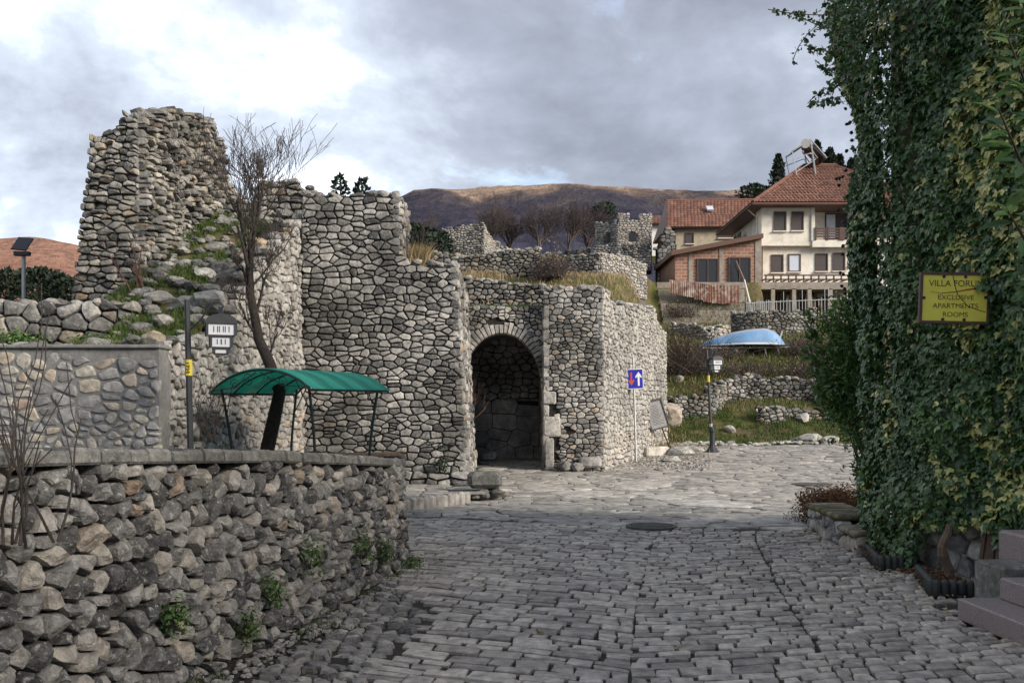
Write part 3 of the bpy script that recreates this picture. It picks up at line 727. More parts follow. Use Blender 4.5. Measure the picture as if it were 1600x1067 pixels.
fFp = face_map((-3.6, 19.02), (-.86, 19.02)); fFp2 = face_map((-.86, 19.02), (-.9, 20.4))
stF += stones_on(fFp, rf, 0, fFp.L, lambda u: 0, lambda u: .46, .16, .3, gap=.025, asp=1.5, bulge=.04, proud=.03)
stF += stones_on(fFp2, rf, 0, fFp2.L, lambda u: 0, lambda u: .44, .16, .26, gap=.025, asp=1.5, bulge=.05, proud=.03)
emit(stF, wf, M['stone_tower'])
core(fF, 0, US, lambda u: 0, lambda u: 6.0, 1.6, M['mortar_dark'], wf, front=-.02); core(fF, US, LF, lambda u: 0, topF, .6, M['mortar_dark'], wf, front=-.02)
core(fFs, 0.03, 5.1, lambda u: 0, lambda u: 4.55, .5, M['mortar'], wf); core(fFp, 0, fFp.L, lambda u: -.1, lambda u: .46, .4, M['mortar_dark'], wf, 'plinth_core')
gravel_top(fF, rf, .05, US - .05, lambda u: 5.98, 1.4, wf, M['stone_tower'], .2); gravel_top(fF, rf, US, LF - .05, topF, .5, wf, M['stone_tower'], .2)
b = MB()
for cx, cz, w, h in [(-1.63, .98, .16, .07), (-1.42, .93, .1, .1), (-1.22, .95, .16, .08)]:
    b.tube([Vector((cx + w / 2 * math.cos(t / 10 * 6.28), 19.14, cz + h / 2 * math.sin(t / 10 * 6.28 + .3))) for t in range(11)], .012, 4)
b.build('spray_paint_scribble', M['iron'], wf)

# ------------------------------------------------------------------ arched gateway
rg = random.Random(12); YG = 24.3; ACX, AHW, SPR = -0.27, 1.02, 2.2
def arch_z(X):                       # slightly pointed intrados
    t = min(1, abs(X - ACX) / AHW); return SPR + 1.38 * math.sqrt(max(0, 1 - t ** 2.1))
wg = thing('arched_gateway', (ACX, YG, 0), 'arched gateway with ring of narrow wedge stones and dark passage', 'gateway')
fG = face_map((-1.5, YG), (.86, YG)); Xg = lambda u: -1.5 + u
sG = stones_on(fG, rg, 0, fG.L, lambda u: SPR - .1, lambda u: 4.28, .125, .165, gap=.02, asp=1.25, bulge=.018, tilt=.08, proud=.025, jit=.4, skip=lambda u, v: v < arch_z(Xg(u)) + .36 and abs(Xg(u) - ACX) < AHW + .3 and math.hypot((Xg(u) - ACX) / 1.0, (v - SPR)) < 1.78 and v < arch_z(Xg(u) * .92 + ACX * .08) + .42)
emit(sG, wg, M['stone_gate'])
core(fG, 0, fG.L, lambda u: (arch_z(Xg(u)) + .14) if abs(Xg(u) - ACX) < AHW else SPR, lambda u: 4.28, .5, M['mortar_dark'], wg, n=60)
ang = [math.pi * (1 - i / 33) for i in range(34)]
def ap(a, off):
    x = math.cos(a); s_ = math.sin(a); zz = 1.38 * abs(s_) ** (1 / 1.05 if s_ > 0 else 1); n = Vector((x / AHW, 0, s_ / 1.38)).normalized()
    return Vector((ACX + AHW * x, 0, SPR + 1.38 * s_)) + n * off
for a0, a1 in zip(ang, ang[1:]):
    g = .012; L = rg.uniform(.22, .31); pr = rg.uniform(.02, .05); b = MB(); A0, A1 = a0 - g * .7, a1 + g * .7
    q = [ap(A0, 0), ap(A1, 0), ap(A1, L), ap(A0, L)]; c4 = sum(q, Vector()) / 4
    vs = [p + Vector((0, YG + .5, 0)) for p in q] + [p + Vector((0, YG - pr + .02, 0)) for p in q] + [c4 + (p - c4) * .82 + Vector((0, YG - pr, 0)) for p in q]
    fs = [(0, 1, 5, 4), (1, 2, 6, 5), (2, 3, 7, 6), (3, 0, 4, 7), (4, 5, 9, 8), (5, 6, 10, 9), (6, 7, 11, 10), (7, 4, 8, 11), (8, 9, 10, 11), (3, 2, 1, 0)]
    b.add(vs, fs, rg.uniform(.35, .85)); b.build('arch_stone', M['stone_gate'], wg, origin=c4 + Vector((0, YG, 0)))
# passage: vault, back wall of large blocks
b = MB(); vs = []; fs = []
for i in range(25):
    a = math.pi * i / 24
    p = ap(a, .1)
    for y in (YG + .3, 25.6, 27.0, 28.2): vs.append(p + Vector((0, y, 0)))
for i in range(24):
    for j in range(3): fs.append((i * 4 + j, i * 4 + j + 1, (i + 1) * 4 + j + 1, (i + 1) * 4 + j))
b.add(vs, fs); b.build('vault', M['stone_dark'], wg)
fI = face_map((-1.5, 27.6), (1.2, 27.6))
sI = stones_on(fI, rg, 0, 2.7, lambda u: .2, lambda u: 1.9, .42, .62, gap=.02, asp=1.5, bulge=.003, proud=.012, jit=.04, tilt=.02, k=.05)
sI += stones_on(fI, rg, 0, 2.7, lambda u: 1.95, lambda u: 4.0, .2, .27, gap=.02, asp=1.3, bulge=.03, proud=.02)
emit(sI, wg, M['stone_dark'], 'inner_block', 120)
core(fI, 0, 2.7, lambda u: 0, lambda u: 4.1, .4, M['mortar_dark'], wg, 'inner_core')
b = MB(); b.box((-.4, 26.2, 4.12), (3.2, 3.4, .28), bev=.05); b.build('roof_slab', M['mortar_dark'], wg)
b = MB(); rock(b, (-.62, 26.6, .36), .2, rg, .7); b.build('fallen_block', M['stone_gate'], wg)

# ------------------------------------------------------------------ right gate tower
rh = random.Random(13)
fH1 = face_map((.80, 23.9), (2.27, 23.8), batter=.012); fH2 = face_map((2.27, 23.8), (5.05, 31.3), batter=.012); fH0 = face_map((.80, 27.6), (.80, 23.9))
topH = lambda u: 4.68
topH2 = lambda u: interp([(0, 4.68), (.8, 4.62), (1.0, 4.42), (5.6, 4.72), (6.6, 4.72), (6.65, 4.45), (7.2, 4.42), (7.25, 4.15), (8.0, 4.12)], u)
wh = thing('gate_tower', (2.2, 24, 0), 'square gate tower of small squared stones right of the archway', 'tower')
hole = lambda u, v: abs(u - .62) < .1 and abs(v - 1.12) < .1
sH = stones_on(fH1, rh, 0, fH1.L, lambda u: .1, topH, .125, .18, gap=.02, asp=1.5, bulge=.016, tilt=.07, k=.11, proud=.025, jit=.3, skip=lambda u, v: hole(u, v) or (u < .33 and .4 < v < 2.1))
sH2 = stones_on(fH2, rh, 0, fH2.L, lambda u: .05 + .03 * u, topH2, .14, .22, gap=.024, asp=1.35, bulge=.022, tilt=.08, k=.12, proud=.03, jit=.32, wvar=.4, rnd=lambda u, v, r: r.random() * .7 + (.3 if v < 1.0 else .12))
emit(sH, wh, M['stone_gate'], limit=170, rest='small_front_stones'); emit(sH2, wh, M['stone_warm'], limit=300, rest='small_side_stones')
emit(stones_on(fH0, rh, 0, 3.7, lambda u: 0, lambda u: 4.2, .3, .45, gap=.02, asp=1.4, bulge=.02, proud=.02), wh, M['stone_dark'], 'jamb_stone')
core(fH1, 0, fH1.L, lambda u: 0, topH, .6, M['mortar_dark'], wh); core(fH2, 0, fH2.L, lambda u: 0, topH2, .7, M['mortar_dark'], wh); core(fH0, 0, 3.4, lambda u: 0, lambda u: 4.3, .25, M['mortar_dark'], wh)
gravel_top(fH1, rh, 0, fH1.L, topH, .8, wh, M['stone_gate'], .2); gravel_top(fH2, rh, 0, fH2.L, topH2, .6, wh, M['stone_warm'], .22)
for (u0, u1, v0, v1, t) in [(-.03, .3, 1.78, 2.1, .55), (-.02, .12, 1.5, 1.76, .5), (-.02, .42, .98, 1.48, .75), (.02, .24, .18, .95, .3)]:
    vs, fs = stone_geo([(u0, v0), (u1, v0), (u1, v1), (u0, v1)], rh, fH1, .2, .03, .04, .02, k=.1); bb = MB(); bb.add(vs, fs, t); bb.build('jamb_block', M['stone_warm'], wh, origin=sum(vs, Vector()) / len(vs))
for (x, y, s) in [(883, 728, .17), (902, 730, .15)]:
    c = P(x, y, 23.6); b = MB(); rock(b, c, s, rh, .95, .3); b.build('footing_boulder', M['stone_gate'], wh, origin=c)
b = MB(); b.box(P(922, 722, 23.7), (.55, .3, .26), bev=.05, rnd=.5); b.build('footing_block', M['stone_gate'], wh)

# ------------------------------------------------------------------ walls on the slope above
def slope_wall(name, pts, top, bot, h, w, mat, lab, cat='wall', thick=.5, limit=0, seed=1, gt=True, proud=.04, corem=None):
    r_ = random.Random(seed); f = path_map(pts) if len(pts) > 2 else face_map(*pts); c = f(f.L / 2, 0, 0)
    t_ = thing(name, (c.x, c.y, bot(f.L / 2)), lab, cat)
    emit(stones_on(f, r_, 0, f.L, bot, top, h, w, gap=.024, asp=1.35, bulge=.04, proud=proud, jit=.38, ragged=.06), t_, mat, limit=limit, rest='stonework')
    core(f, 0, f.L, lambda u: bot(u) - .3, top, thick, corem or M['mortar_dark'], t_)
    if gt: gravel_top(f, r_, 0, f.L, top, thick, t_, mat, h * 1.2)
    return t_
slope_wall('terrace_wall', [(-2.4, 28.9), (1.7, 28.7)], lambda u: interp([(0, 5.75), (2, 5.5), (4.1, 5.25)], u), lambda u: 4.1, .135, .2, M['stone_ruin'], 'rough terrace wall with dry grass on top just above the archway', limit=200, seed=21)
slope_wall('terrace_wall', [(-2.9, 35), (1.0, 34.6)], lambda u: interp([(0, 7.4), (1.2, 7.2), (3.9, 7.5)], u), lambda u: 6.2, .15, .24, M['stone_ruin'], 'broken low wall on the slope below the small square ruin', limit=120, seed=22)
slope_wall('terrace_wall', [(2.5, 45), (4.05, 44.4)], lambda u: 8.85, lambda u: 7.3, .15, .24, M['stone_ruin'], 'dark short wall face below the battlemented tower', limit=60, seed=23)
slope_wall('terrace_wall', [(4.08, 44.4), (6.7, 48)], lambda u: interp([(0, 8.85), (2, 9.05), (4.4, 8.95)], u), lambda u: 7.2, .15, .22, M['stone_warm'], 'pale wall on the slope below the battlemented tower', limit=60, seed=24, corem=M['mortar'])
tK = slope_wall('square_ruin', [(-4.4, 60.5), (-1.75, 60)], lambda u: interp([(0, 13.05), (2.6, 13.35)], u), lambda u: 11.1, .14, .2, M['stone_gate'], 'small square ruined wall corner on hill in front of bare trees', 'ruin', seed=25, gt=False)
fK = face_map((-1.75, 60), (-1.1, 63)); rk = random.Random(4)
emit(stones_on(fK, rk, 0, fK.L, lambda u: 11, lambda u: interp([(0, 13.35), (.8, 12.9), (3, 12.6)], u), .15, .22, gap=.025), tK, M['stone_warm'], limit=0, rest='side_stonework'); core(fK, 0, fK.L, lambda u: 11, lambda u: interp([(0, 13.35), (.8, 12.9), (3, 12.6)], u), .5, M['mortar'], tK)
slope_wall('curtain_wall', [(-1.2, 66), (1.8, 68), (5.4, 67)], lambda u: interp([(0, 13.2), (3, 12.5), (6.6, 12.9)], u), lambda u: 11, .28, .4, M['stone_ruin'], 'low dark curtain wall between the square ruin and the battlemented tower', seed=26)
# battlemented tower
tl = thing('battlemented_tower', (7.5, 65, 11.8), 'small pale stone tower with battlements and dark plates for window recesses beside the house', 'tower'); rl = random.Random(31)
fL1 = face_map((5.75, 66.2), (7.2, 65)); fL2 = face_map((7.2, 65), (9.5, 65.2))
wl1 = lambda u, v: (abs(u - 1.15) < .32 and 13.0 < v < 13.75); wl2 = lambda u, v: (abs(u - 1.0) < .32 and 13.05 < v < 13.7)
tp1 = lambda u: 14.55 if u % .7 < .38 else 14.2
tp2 = lambda u: (15.0 if (u < .7 or u > 1.5) else 14.5)
for f, w_, tp in ((fL1, wl1, tp1), (fL2, wl2, tp2)):
    emit(stones_on(f, rl, 0, f.L, lambda u: 11.2, tp, .16, .24, gap=.026, skip=w_, bulge=.04), tl, M['stone_warm'], limit=0, rest='stonework'); core(f, 0, f.L, lambda u: 11, tp, .6, M['mortar'], tl, n=60)
for f, u in ((fL1, 1.15), (fL2, 1.0)):
    b = MB(); c = f(u, 13.37, -.01); b.prism([(-.26, -.33), (.26, -.33), (.26, .2), (.13, .33), (-.13, .33), (-.26, .2)], 0, .02, Matrix.Translation(c) @ Matrix.Rotation(R(90), 4, 'X')); b.build('dark_window_plate', M['iron'], tl)  # flat dark plate paints the shade inside each window recess
b = MB(); fP = face_map((5.6, 65.6), (9.3, 64.4))
emit(stones_on(fP, rl, 0, 3.9, lambda u: 11, lambda u: 12.9 if (u % 1.9) < 1.1 else 12.2, .18, .26, gap=.026), tl, M['stone_gate'], limit=0, rest='lower_stonework'); core(fP, 0, 3.9, lambda u: 11, lambda u: 12.9 if (u % 1.9) < 1.1 else 12.2, .3, M['mortar_dark'], tl, n=60)
slope_wall('broken_pier', [(9.75, 64), (11.0, 64.3)], lambda u: interp([(0, 12.4), (.5, 13.6), (.9, 13.9), (1.3, 12.6)], u), lambda u: 9.5, .26, .36, M['stone_ruin'], 'broken ivy grown stone pier between the tower and brick house', 'ruin', seed=27)
# foundations and dry walls on the grassy slope to the right
def onhill(px): return [(p.x, p.y) for p in (G(x, y) for x, y in px)]
def hillbot(f_pts):
    f = path_map(f_pts); return (lambda u: terrain(f(u, 0, 0).x, f(u, 0, 0).y) - .1)
def dry(px, ht, lab, seed, h=.15, w=.23, limit=90, mat='stone_ruin', name='dry_stone_wall', thick=.5):
    pts = onhill(px); bt = hillbot(pts)
    return slope_wall(name, pts, lambda u: bt(u) + .1 + ht * (1 + .25 * noise.noise(Vector((u * 1.1, seed, 0)))), bt, h, w, M[mat], lab, limit=limit, seed=seed, thick=thick, proud=.06)
dry([(1118, 640), (1135, 628), (1165, 622), (1200, 622), (1250, 626), (1300, 636), (1335, 645)], .85, 'curved low foundation wall of an excavated ruin on the grass', 41, limit=160)
dry([(1052, 655), (1075, 650), (1110, 648), (1125, 638)], .75, 'rubble heap wall beside the corner of the gate tower', 42)
dry([(1182, 657), (1200, 660), (1225, 657)], .5, 'short stub of foundation wall inside the excavated ruin', 43, limit=40)
dry([(1225, 650), (1260, 652), (1310, 660)], .25, 'very low line of foundation stones on the grass', 44, limit=40)
dry([(1046, 520), (1075, 524), (1110, 530), (1140, 524)], .55, 'tumbled pale stone bank below the concrete yard wall', 45, limit=60, mat='stone_warm')
dry([(1142, 520), (1180, 522), (1230, 522), (1275, 516)], 1.15, 'dry stone retaining wall behind the upturned boat', 46, limit=90)
# ------------------------------------------------------------------ mountains
def ridge(name, prof, Yc, Yb, zb, mat, amp, seed, x0, x1, nx=150, ny=46):
    b = MB(); vs = []
    for j in range(ny + 8):
        for i in range(nx + 1):
            px = x0 + (x1 - x0) * i / nx; c = P(px, interp(prof, px), Yc)
            if j <= ny:
                t = j / ny; Y = lerp(Yb, Yc, t); X = (px - 800) / FPX * lerp(Yc * .8, Yc, t)
                z = zb + (c.z - zb) * (t ** 1.25)
                k = math.sin(math.pi * min(1, t * .96)) ** .8
                q = Vector((X / 260 + seed, Y / 300, 0)); z += amp * k * (abs(noise.noise(q)) * 1.6 - .45 + .5 * fbm(q * 2.2, 5))
                if t > .93: z += amp * .05 * noise.noise(Vector((X / 30, seed, t * 9)))
            else:
                t = (j - ny) / 7; Y = Yc + 900 * t; X = (px - 800) / FPX * Yc; z = c.z - 300 * t
            vs.append((X, Y, z))
    n1 = nx + 1; b.v = vs
    for j in range(ny + 7):
        for i in range(nx): b.f.append((j * n1 + i, j * n1 + i + 1, (j + 1) * n1 + i + 1, (j + 1) * n1 + i)); b.r.append(.5); b.m.append(0)
    return struct(b.build(name, mat, smooth=True))
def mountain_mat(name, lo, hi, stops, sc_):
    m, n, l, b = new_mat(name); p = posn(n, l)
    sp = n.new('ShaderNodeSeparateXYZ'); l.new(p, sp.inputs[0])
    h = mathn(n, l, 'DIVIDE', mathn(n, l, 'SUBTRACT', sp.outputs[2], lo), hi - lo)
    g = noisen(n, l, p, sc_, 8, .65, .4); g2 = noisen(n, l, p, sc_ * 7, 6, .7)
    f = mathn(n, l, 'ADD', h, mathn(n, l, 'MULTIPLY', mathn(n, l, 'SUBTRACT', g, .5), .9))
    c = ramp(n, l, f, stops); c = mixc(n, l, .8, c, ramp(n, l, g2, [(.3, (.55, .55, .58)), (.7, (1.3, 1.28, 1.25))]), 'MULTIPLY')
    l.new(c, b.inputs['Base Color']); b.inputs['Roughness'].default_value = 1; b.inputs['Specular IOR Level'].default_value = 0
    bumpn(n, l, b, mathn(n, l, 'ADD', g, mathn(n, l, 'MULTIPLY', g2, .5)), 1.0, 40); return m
M['mtn'] = mountain_mat('mountain_sun_and_shade', 150, 760, [(0, (.07, .072, .105)), (.6, (.05, .05, .075)), (.8, (.065, .062, .082)), (.9, (.11, .095, .095)), (.97, (.24, .175, .14)), (1.0, (.36, .27, .21))], .0035)  # sunlit crest and cloud-shaded lower slope painted into the height ramp
M['mtn2'] = mountain_mat('sun_tinted_hill', 60, 280, [(0, (.26, .15, .12)), (.5, (.40, .23, .175)), (1, (.45, .28, .21))], .008)  # orange low-sun light on the hill painted into its base colour
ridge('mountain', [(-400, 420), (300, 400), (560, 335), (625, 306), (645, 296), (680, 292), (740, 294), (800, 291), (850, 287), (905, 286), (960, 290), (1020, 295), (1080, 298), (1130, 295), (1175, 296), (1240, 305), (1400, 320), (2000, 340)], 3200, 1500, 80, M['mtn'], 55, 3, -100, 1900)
ridge('red_hill', [(-500, 395), (-60, 380), (0, 373), (45, 371), (75, 374), (110, 381), (150, 392), (240, 425), (420, 470)], 1300, 700, 30, M['mtn2'], 16, 8, -500, 480, 90, 30)

# ------------------------------------------------------------------ green canopy shelter
M['poly'] = leaf_mat('green_polycarbonate', [(0, (.08, .58, .46)), (1, (.12, .66, .54))], .25, .6, .5)
Fl = Vector((-2.74, 13.0, 1.92)); aV = Vector((.80, 2.05, .02)); bV = Vector((-1.68, 1.05, -.04)); RISE = .31
sh = thing('canopy_shelter', (-3.2, 14.4, 0), 'curved green plastic canopy on thin black iron legs behind the wall', 'canopy')
def can(s, t, off=0):                # s along length, t across span
    return Fl + aV * s + bV * t + Vector((0, 0, RISE * (1 - (2 * t - 1) ** 2) ** .8 + off))
for k in range(4):
    s0, s1 = k / 4, (k + 1) / 4; b = MB(); vs = []; fs = []; n = 20
    for i in range(n + 1):
        t = -.03 + 1.06 * i / n; tt = min(1, max(0, t))
        for s in (s0 + .004, s1 - .004):
            p = can(s, tt, .02) + bV * (t - tt) - Vector((0, 0, abs(t - tt) * .4)); vs += [p, p + Vector((0, 0, .008))]
    for i in range(n):
        a = i * 4; fs += [(a, a + 2, a + 6, a + 4), (a + 1, a + 5, a + 7, a + 3), (a, a + 4, a + 5, a + 1), (a + 2, a + 3, a + 7, a + 6)]
    b.add(vs, fs, random.random()); b.build('canopy_panel', M['poly'], sh, smooth=True)
for s in (.0, .25, .5, .75, 1.0):
    b = MB(); b.tube([can(s, i / 16, .0) for i in range(17)], .018 if s in (0, 1) else .012, 5); b.build('rib', M['dark_green_iron'], sh)
for t in (0, 1):
    b = MB(); b.tube([can(0, t), can(1, t)], .018, 5); b.build('eave_rail', M['dark_green_iron'], sh)
for s, t, ds in ((.06, .06, .1), (.06, .94, .1), (.94, .06, -.1), (.94, .94, -.1)):
    b = MB(); top = can(s, t, -.02); foot = Vector((top.x, top.y, 0)) + aV * ds + bV * (.04 if t < .5 else -.04)
    pts = [top.lerp(foot, i / 10) + aV * (ds * .9 * math.sin(math.pi * (i / 10)) * .5) for i in range(11)]; b.tube(pts, .022, 6)
    b.tube([pts[2], top + bV * (.12 if t < .5 else -.12) + Vector((0, 0, .06))], .009, 4); b.build('leg', M['dark_green_iron'], sh)
for sgn in (-1, 1):
    b = MB()
    for c0, r0 in ((.5 + sgn * .1, .11), (.5 + sgn * .24, .085)):
        cpt = can(0, c0, 0) - Vector((0, 0, RISE * .42)); pts = []
        for i in range(22):
            a = i / 21 * 9; r = r0 * (1 - i / 26); pts.append(cpt + bV.normalized() * (r * math.cos(a) * sgn) + Vector((0, 0, r * math.sin(a))))
        b.tube(pts, .007, 4)
    b.tube([can(0, .5 + sgn * .48, 0), can(0, .5 + sgn * .25, -RISE * .55), can(0, .5 + sgn * .02, -.03)], .008, 4); b.build('iron_scroll', M['dark_green_iron'], sh)
M['wood'] = plain_mat('weathered_wood', (.22, .15, .10), .8, var=.4, scale=14)
tb = thing('wooden_table', (-2.4, 15.6, 0), 'plain wooden table board standing under the green canopy', 'table')
b = MB(); b.box((-2.45, 15.4, .93), (1.3, .55, .05), .3, bev=.01); b.build('board', M['wood'], tb)
for dx in (-.5, .5):
    b = MB(); b.box((-2.45 + dx * .955, 15.4 + dx * .3, .46), (.06, .45, .92), .3, bev=.01); b.build('leg', M['wood'], tb)

# ------------------------------------------------------------------ lamps
M['pane'] = plain_mat('milky_lamp_pane', (.55, .58, .62), .35, var=.05, bump=0)
M['ylabel'] = plain_mat('yellow_label', (.55, .45, .05), .6, var=.1, bump=0)
def text_mesh(name, s, size, mat, parent, Mx, ext=.002, align='CENTER', xs=1.0):
    cu = bpy.data.curves.new(name, 'FONT'); cu.body = s; cu.size = size; cu.align_x = align; cu.align_y = 'CENTER'; cu.extrude = ext
    o = bpy.data.objects.new(name, cu); COL.objects.link(o); dg = bpy.context.evaluated_depsgraph_get()
    me = bpy.data.meshes.new_from_object(o.evaluated_get(dg)); bpy.data.objects.remove(o); bpy.data.curves.remove(cu)
    me.transform(Mx @ Matrix.Diagonal((xs, 1, 1, 1))); me.materials.clear(); me.materials.append(mat)
    o = bpy.data.objects.new(name, me); COL.objects.link(o); o.parent = parent; o.location = -WPOS[parent.name]; return o
def street_lamp(base, H, lean, side, label, txt=None, pedestal=True, rz=0.0, arm=.42):
    t = thing('street_lamp', base, label, 'street lamp', 'lantern street lamps')
    top = base + Vector((lean, 0, H))
    at = lambda z: base.lerp(top, z / H)
    b = MB(); b.tube([at(0), at(H * .35), at(H * .7), top], [.045, .042, .04, .036], 8); b.build('post', M['iron3'], t)
    if pedestal:
        b = MB(); b.lathe(base, [(.19, 0), (.19, .05), (.12, .16), (.085, .22), (.085, .62), (.11, .64), (.11, .68), (.06, .74), (.045, .78)], 12); b.build('pedestal', M['iron3'], t, smooth=False)
    hz = at(H * .955); ax = Vector((math.cos(rz), math.sin(rz), 0)) * side
    tip = hz + ax * arm + Vector((0, 0, .10)); b = MB()
    b.tube([at(H * .87), at(H * .87) + ax * (arm * .35) + Vector((0, 0, .13)), tip - ax * .1, tip, tip + ax * .04 - Vector((0, 0, .05))], .013, 5); b.build('bracket', M['iron3'], t)
    L = tip + ax * .0; L.z -= .1; ln = MB()
    Rz = rz + .35
    ln.box(L, (.05, .05, .1)); mR = Matrix.Rotation(Rz, 4, 'Z')
    prof = [(-.19, 0), (-.17, .05), (-.10, .09), (0, .105), (.10, .09), (.17, .05), (.19, 0)]
    ln.prism(prof, -.15, .15, Matrix.Translation(L - Vector((0, 0, .15))) @ mR @ Matrix.Rotation(R(90), 4, 'X'))
    z = L.z - .15
    for (w, d, h) in ((.34, .28, .145), (.25, .21, .13), (.17, .14, .06)):
        ln.box((L.x, L.y, z - .008), (w + .04, d + .04, .026), Rz); z -= .016 + h
        for sx in (-1, 1):
            for sy in (-1, 1): ln.box(Vector((L.x, L.y, z + h / 2)) + mR @ Vector((sx * w / 2, sy * d / 2, 0)), (.03, .03, h), Rz)
    ln.box((L.x, L.y, z - .008), (.17, .14, .016), Rz); lo = ln.build('lantern', M['iron3'], t)
    z = L.z - .15
    for (w, d, h) in ((.34, .28, .145), (.25, .21, .13), (.17, .14, .06)):
        z -= .016 + h; b = MB(); b.box((L.x, L.y, z + h / 2), (w - .006, d - .006, h - .004), Rz); b.build('lamp_pane', M['pane'], lo)
        if h > .1:
            b = MB(); k = 3 if w > .3 else 2
            for i in range(k):
                for fx, fy, sp in ((1, 0, w), (0, 1, d)):
                    o = (i - (k - 1) / 2) * sp * .2
                    for e in (-.5, .5):
                        for sg in (-1, 1):
                            if fx: b.box(Vector((L.x, L.y, z + h * .5)) + mR @ Vector((o + e * .045, sg * d / 2, 0)), (.008, .006, h * .5), Rz)
                            else: b.box(Vector((L.x, L.y, z + h * .5)) + mR @ Vector((sg * w / 2, o + e * .04, 0)), (.006, .008, h * .5), Rz)
            b.build('window_tracery', M['iron3'], lo)
    c = at(H * .72); b = MB(); b.lathe(c, [(.045, -.1), (.047, -.1), (.047, .1), (.045, .1)], 10); lb = b.build('number_label', M['ylabel'], t)
    if txt: text_mesh('number', txt, .075, M['iron'], lb, Matrix.Translation(c + Vector((0, -.05, 0))) @ Matrix.Rotation(R(90), 4, 'X') @ Matrix.Rotation(R(-90), 4, 'Z'))
    b = MB(); b.lathe(at(H * .27), [(.047, -.05), (.05, -.05), (.05, .04), (.047, .04)], 10); b.build('clamp_band', M['steel'], t)
    return t
M['iron3'] = plain_mat('dark_grey_iron', (.035, .04, .045), .5, .2, bump=.001)
pL = P(301, 640, 12.0); pL.z = 0
street_lamp(pL, 3.02, -.07, 1, 'dark lamp post with hanging house shaped lantern beside the green canopy', '1725', False)
pR = G(1113, 707); street_lamp(pR, 3.15, -.17, 1, 'dark lamp post with house shaped lantern on flared foot at grass edge', None, True, arm=.26)
# solar lamp
sl = thing('solar_lamp', (P(37, 470, 20).x, 20, 3.3), 'solar floodlight on slim grey pole behind the terrace wall', 'lamp')
sx = P(37, 470, 20).x; b = MB(); b.tube([(sx, 20, 3.2), (sx, 20, 4.85)], .04, 8); b.build('pole', M['steel'], sl)
M['panel'] = plain_mat('solar_cell', (.02, .022, .03), .25, .1, var=.1, bump=0)
mm = Matrix.Rotation(R(-38), 4, 'X') @ Matrix.Rotation(R(8), 4, 'Y')
b = MB(); b.box((sx - .03, 20, 5.1), (.34, .03, .36), M=mm, bev=.008); b.build('solar_panel', M['panel'], sl)
b = MB(); b.box((sx + .02, 19.9, 4.88), (.32, .12, .09), bev=.01); b.build('floodlight', M['iron3'], sl)

# ------------------------------------------------------------------ road sign and notice board
M['blue'] = plain_mat('sign_blue', (.025, .03, .36), .4, var=.05, bump=0); M['red'] = plain_mat('sign_red', (.50, .085, .02), .5, var=.1, bump=0); M['signwhite'] = plain_mat('sign_white', (.75, .75, .75), .5, var=.05, bump=0)
sb = G(994, 722); sg = thing('road_sign', sb, 'blue priority road sign with red and white arrows on thin grey post', 'road sign')
b = MB(); b.tube([sb, sb + Vector((-.08, 0, 2.85))], .03, 8); b.build('post', M['steel'], sg)
c = P(991.5, 592, sb.y - .05); rot = Matrix.Translation(c) @ Matrix.Rotation(R(-2), 4, 'Y') @ Matrix.Rotation(R(90), 4, 'X')
def rrect(w, h, r, n=4):
    o = []
    for cx, cy, a0 in ((w - r, h - r, 0), (-w + r, h - r, 90), (-w + r, -h + r, 180), (w - r, -h + r, 270)):
        for i in range(n + 1): a = R(a0 + 90 * i / n); o.append((cx + r * math.cos(a), cy + r * math.sin(a)))
    return o
b = MB(); b.prism(rrect(.24, .275, .03), -.01, .0, rot); pl = b.build('plate', M['signwhite'], sg)
b = MB(); b.prism(rrect(.222, .257, .025), .0, .003, rot); b.build('blue_field', M['blue'], pl)
def arrow(up, x, w, hw, L):
    s = 1 if up else -1
    return [(x - w, -s * L), (x + w, -s * L), (x + w, s * (L - .13)), (x + hw, s * (L - .17)), (x + hw, s * (L - .12)), (x, s * L), (x - hw, s * (L - .12)), (x - hw, s * (L - .17)), (x - w, s * (L - .13))]
def fix(p): return p if sum(p[i][0] * p[(i + 1) % len(p)][1] - p[(i + 1) % len(p)][0] * p[i][1] for i in range(len(p))) > 0 else p[::-1]
b = MB(); b.prism(fix(arrow(True, .11, .026, .085, .19)), .003, .006, rot); b.build('white_arrow', M['signwhite'], pl)
b = MB(); b.prism(fix(arrow(False, -.09, .022, .075, .18)), .003, .006, rot); b.build('red_arrow', M['red'], pl)
M['board'] = stone_mat('worn_notice_paper', [(0, (.25, .25, .25)), (1, (.32, .32, .32))], 40, .002, .5, stain=.2)
nb0 = P(1041, 700, 30.4); nb0.z = road_z(0, 30.4); nb = thing('notice_board', nb0, 'tilted black framed notice board with worn grey panel leaning at tower wall', 'notice board')
cN = P(1025, 648, 28.9); rN = Matrix.Translation(cN) @ Matrix.Rotation(R(15), 4, 'Z') @ Matrix.Rotation(R(-14), 4, 'Y') @ Matrix.Rotation(R(78), 4, 'X')
b = MB(); b.prism([(-.27, -.4), (.27, -.4), (.27, .4), (-.27, .4)], 0, .02, rN); pn = b.build('panel', M['board'], nb)
b = MB()
for i in range(14): b.prism([(-.2, -.3 + i * .045), (-.2 + .4 * random.Random(i).uniform(.6, 1), -.3 + i * .045), (-.2 + .4 * random.Random(i).uniform(.6, 1), -.285 + i * .045), (-.2, -.285 + i * .045)], .02, .022, rN)
b.build('faded_print', M['iron3'], pn)
b = MB()
for x0, x1, y0, y1 in ((-.32, -.27, -.42, .46), (.27, .3, -.42, .42), (-.32, .32, .4, .47), (-.3, .3, -.44, -.4)): b.prism([(x0, y0), (x1, y0), (x1, y1), (x0, y1)], -.03, .05, rN)
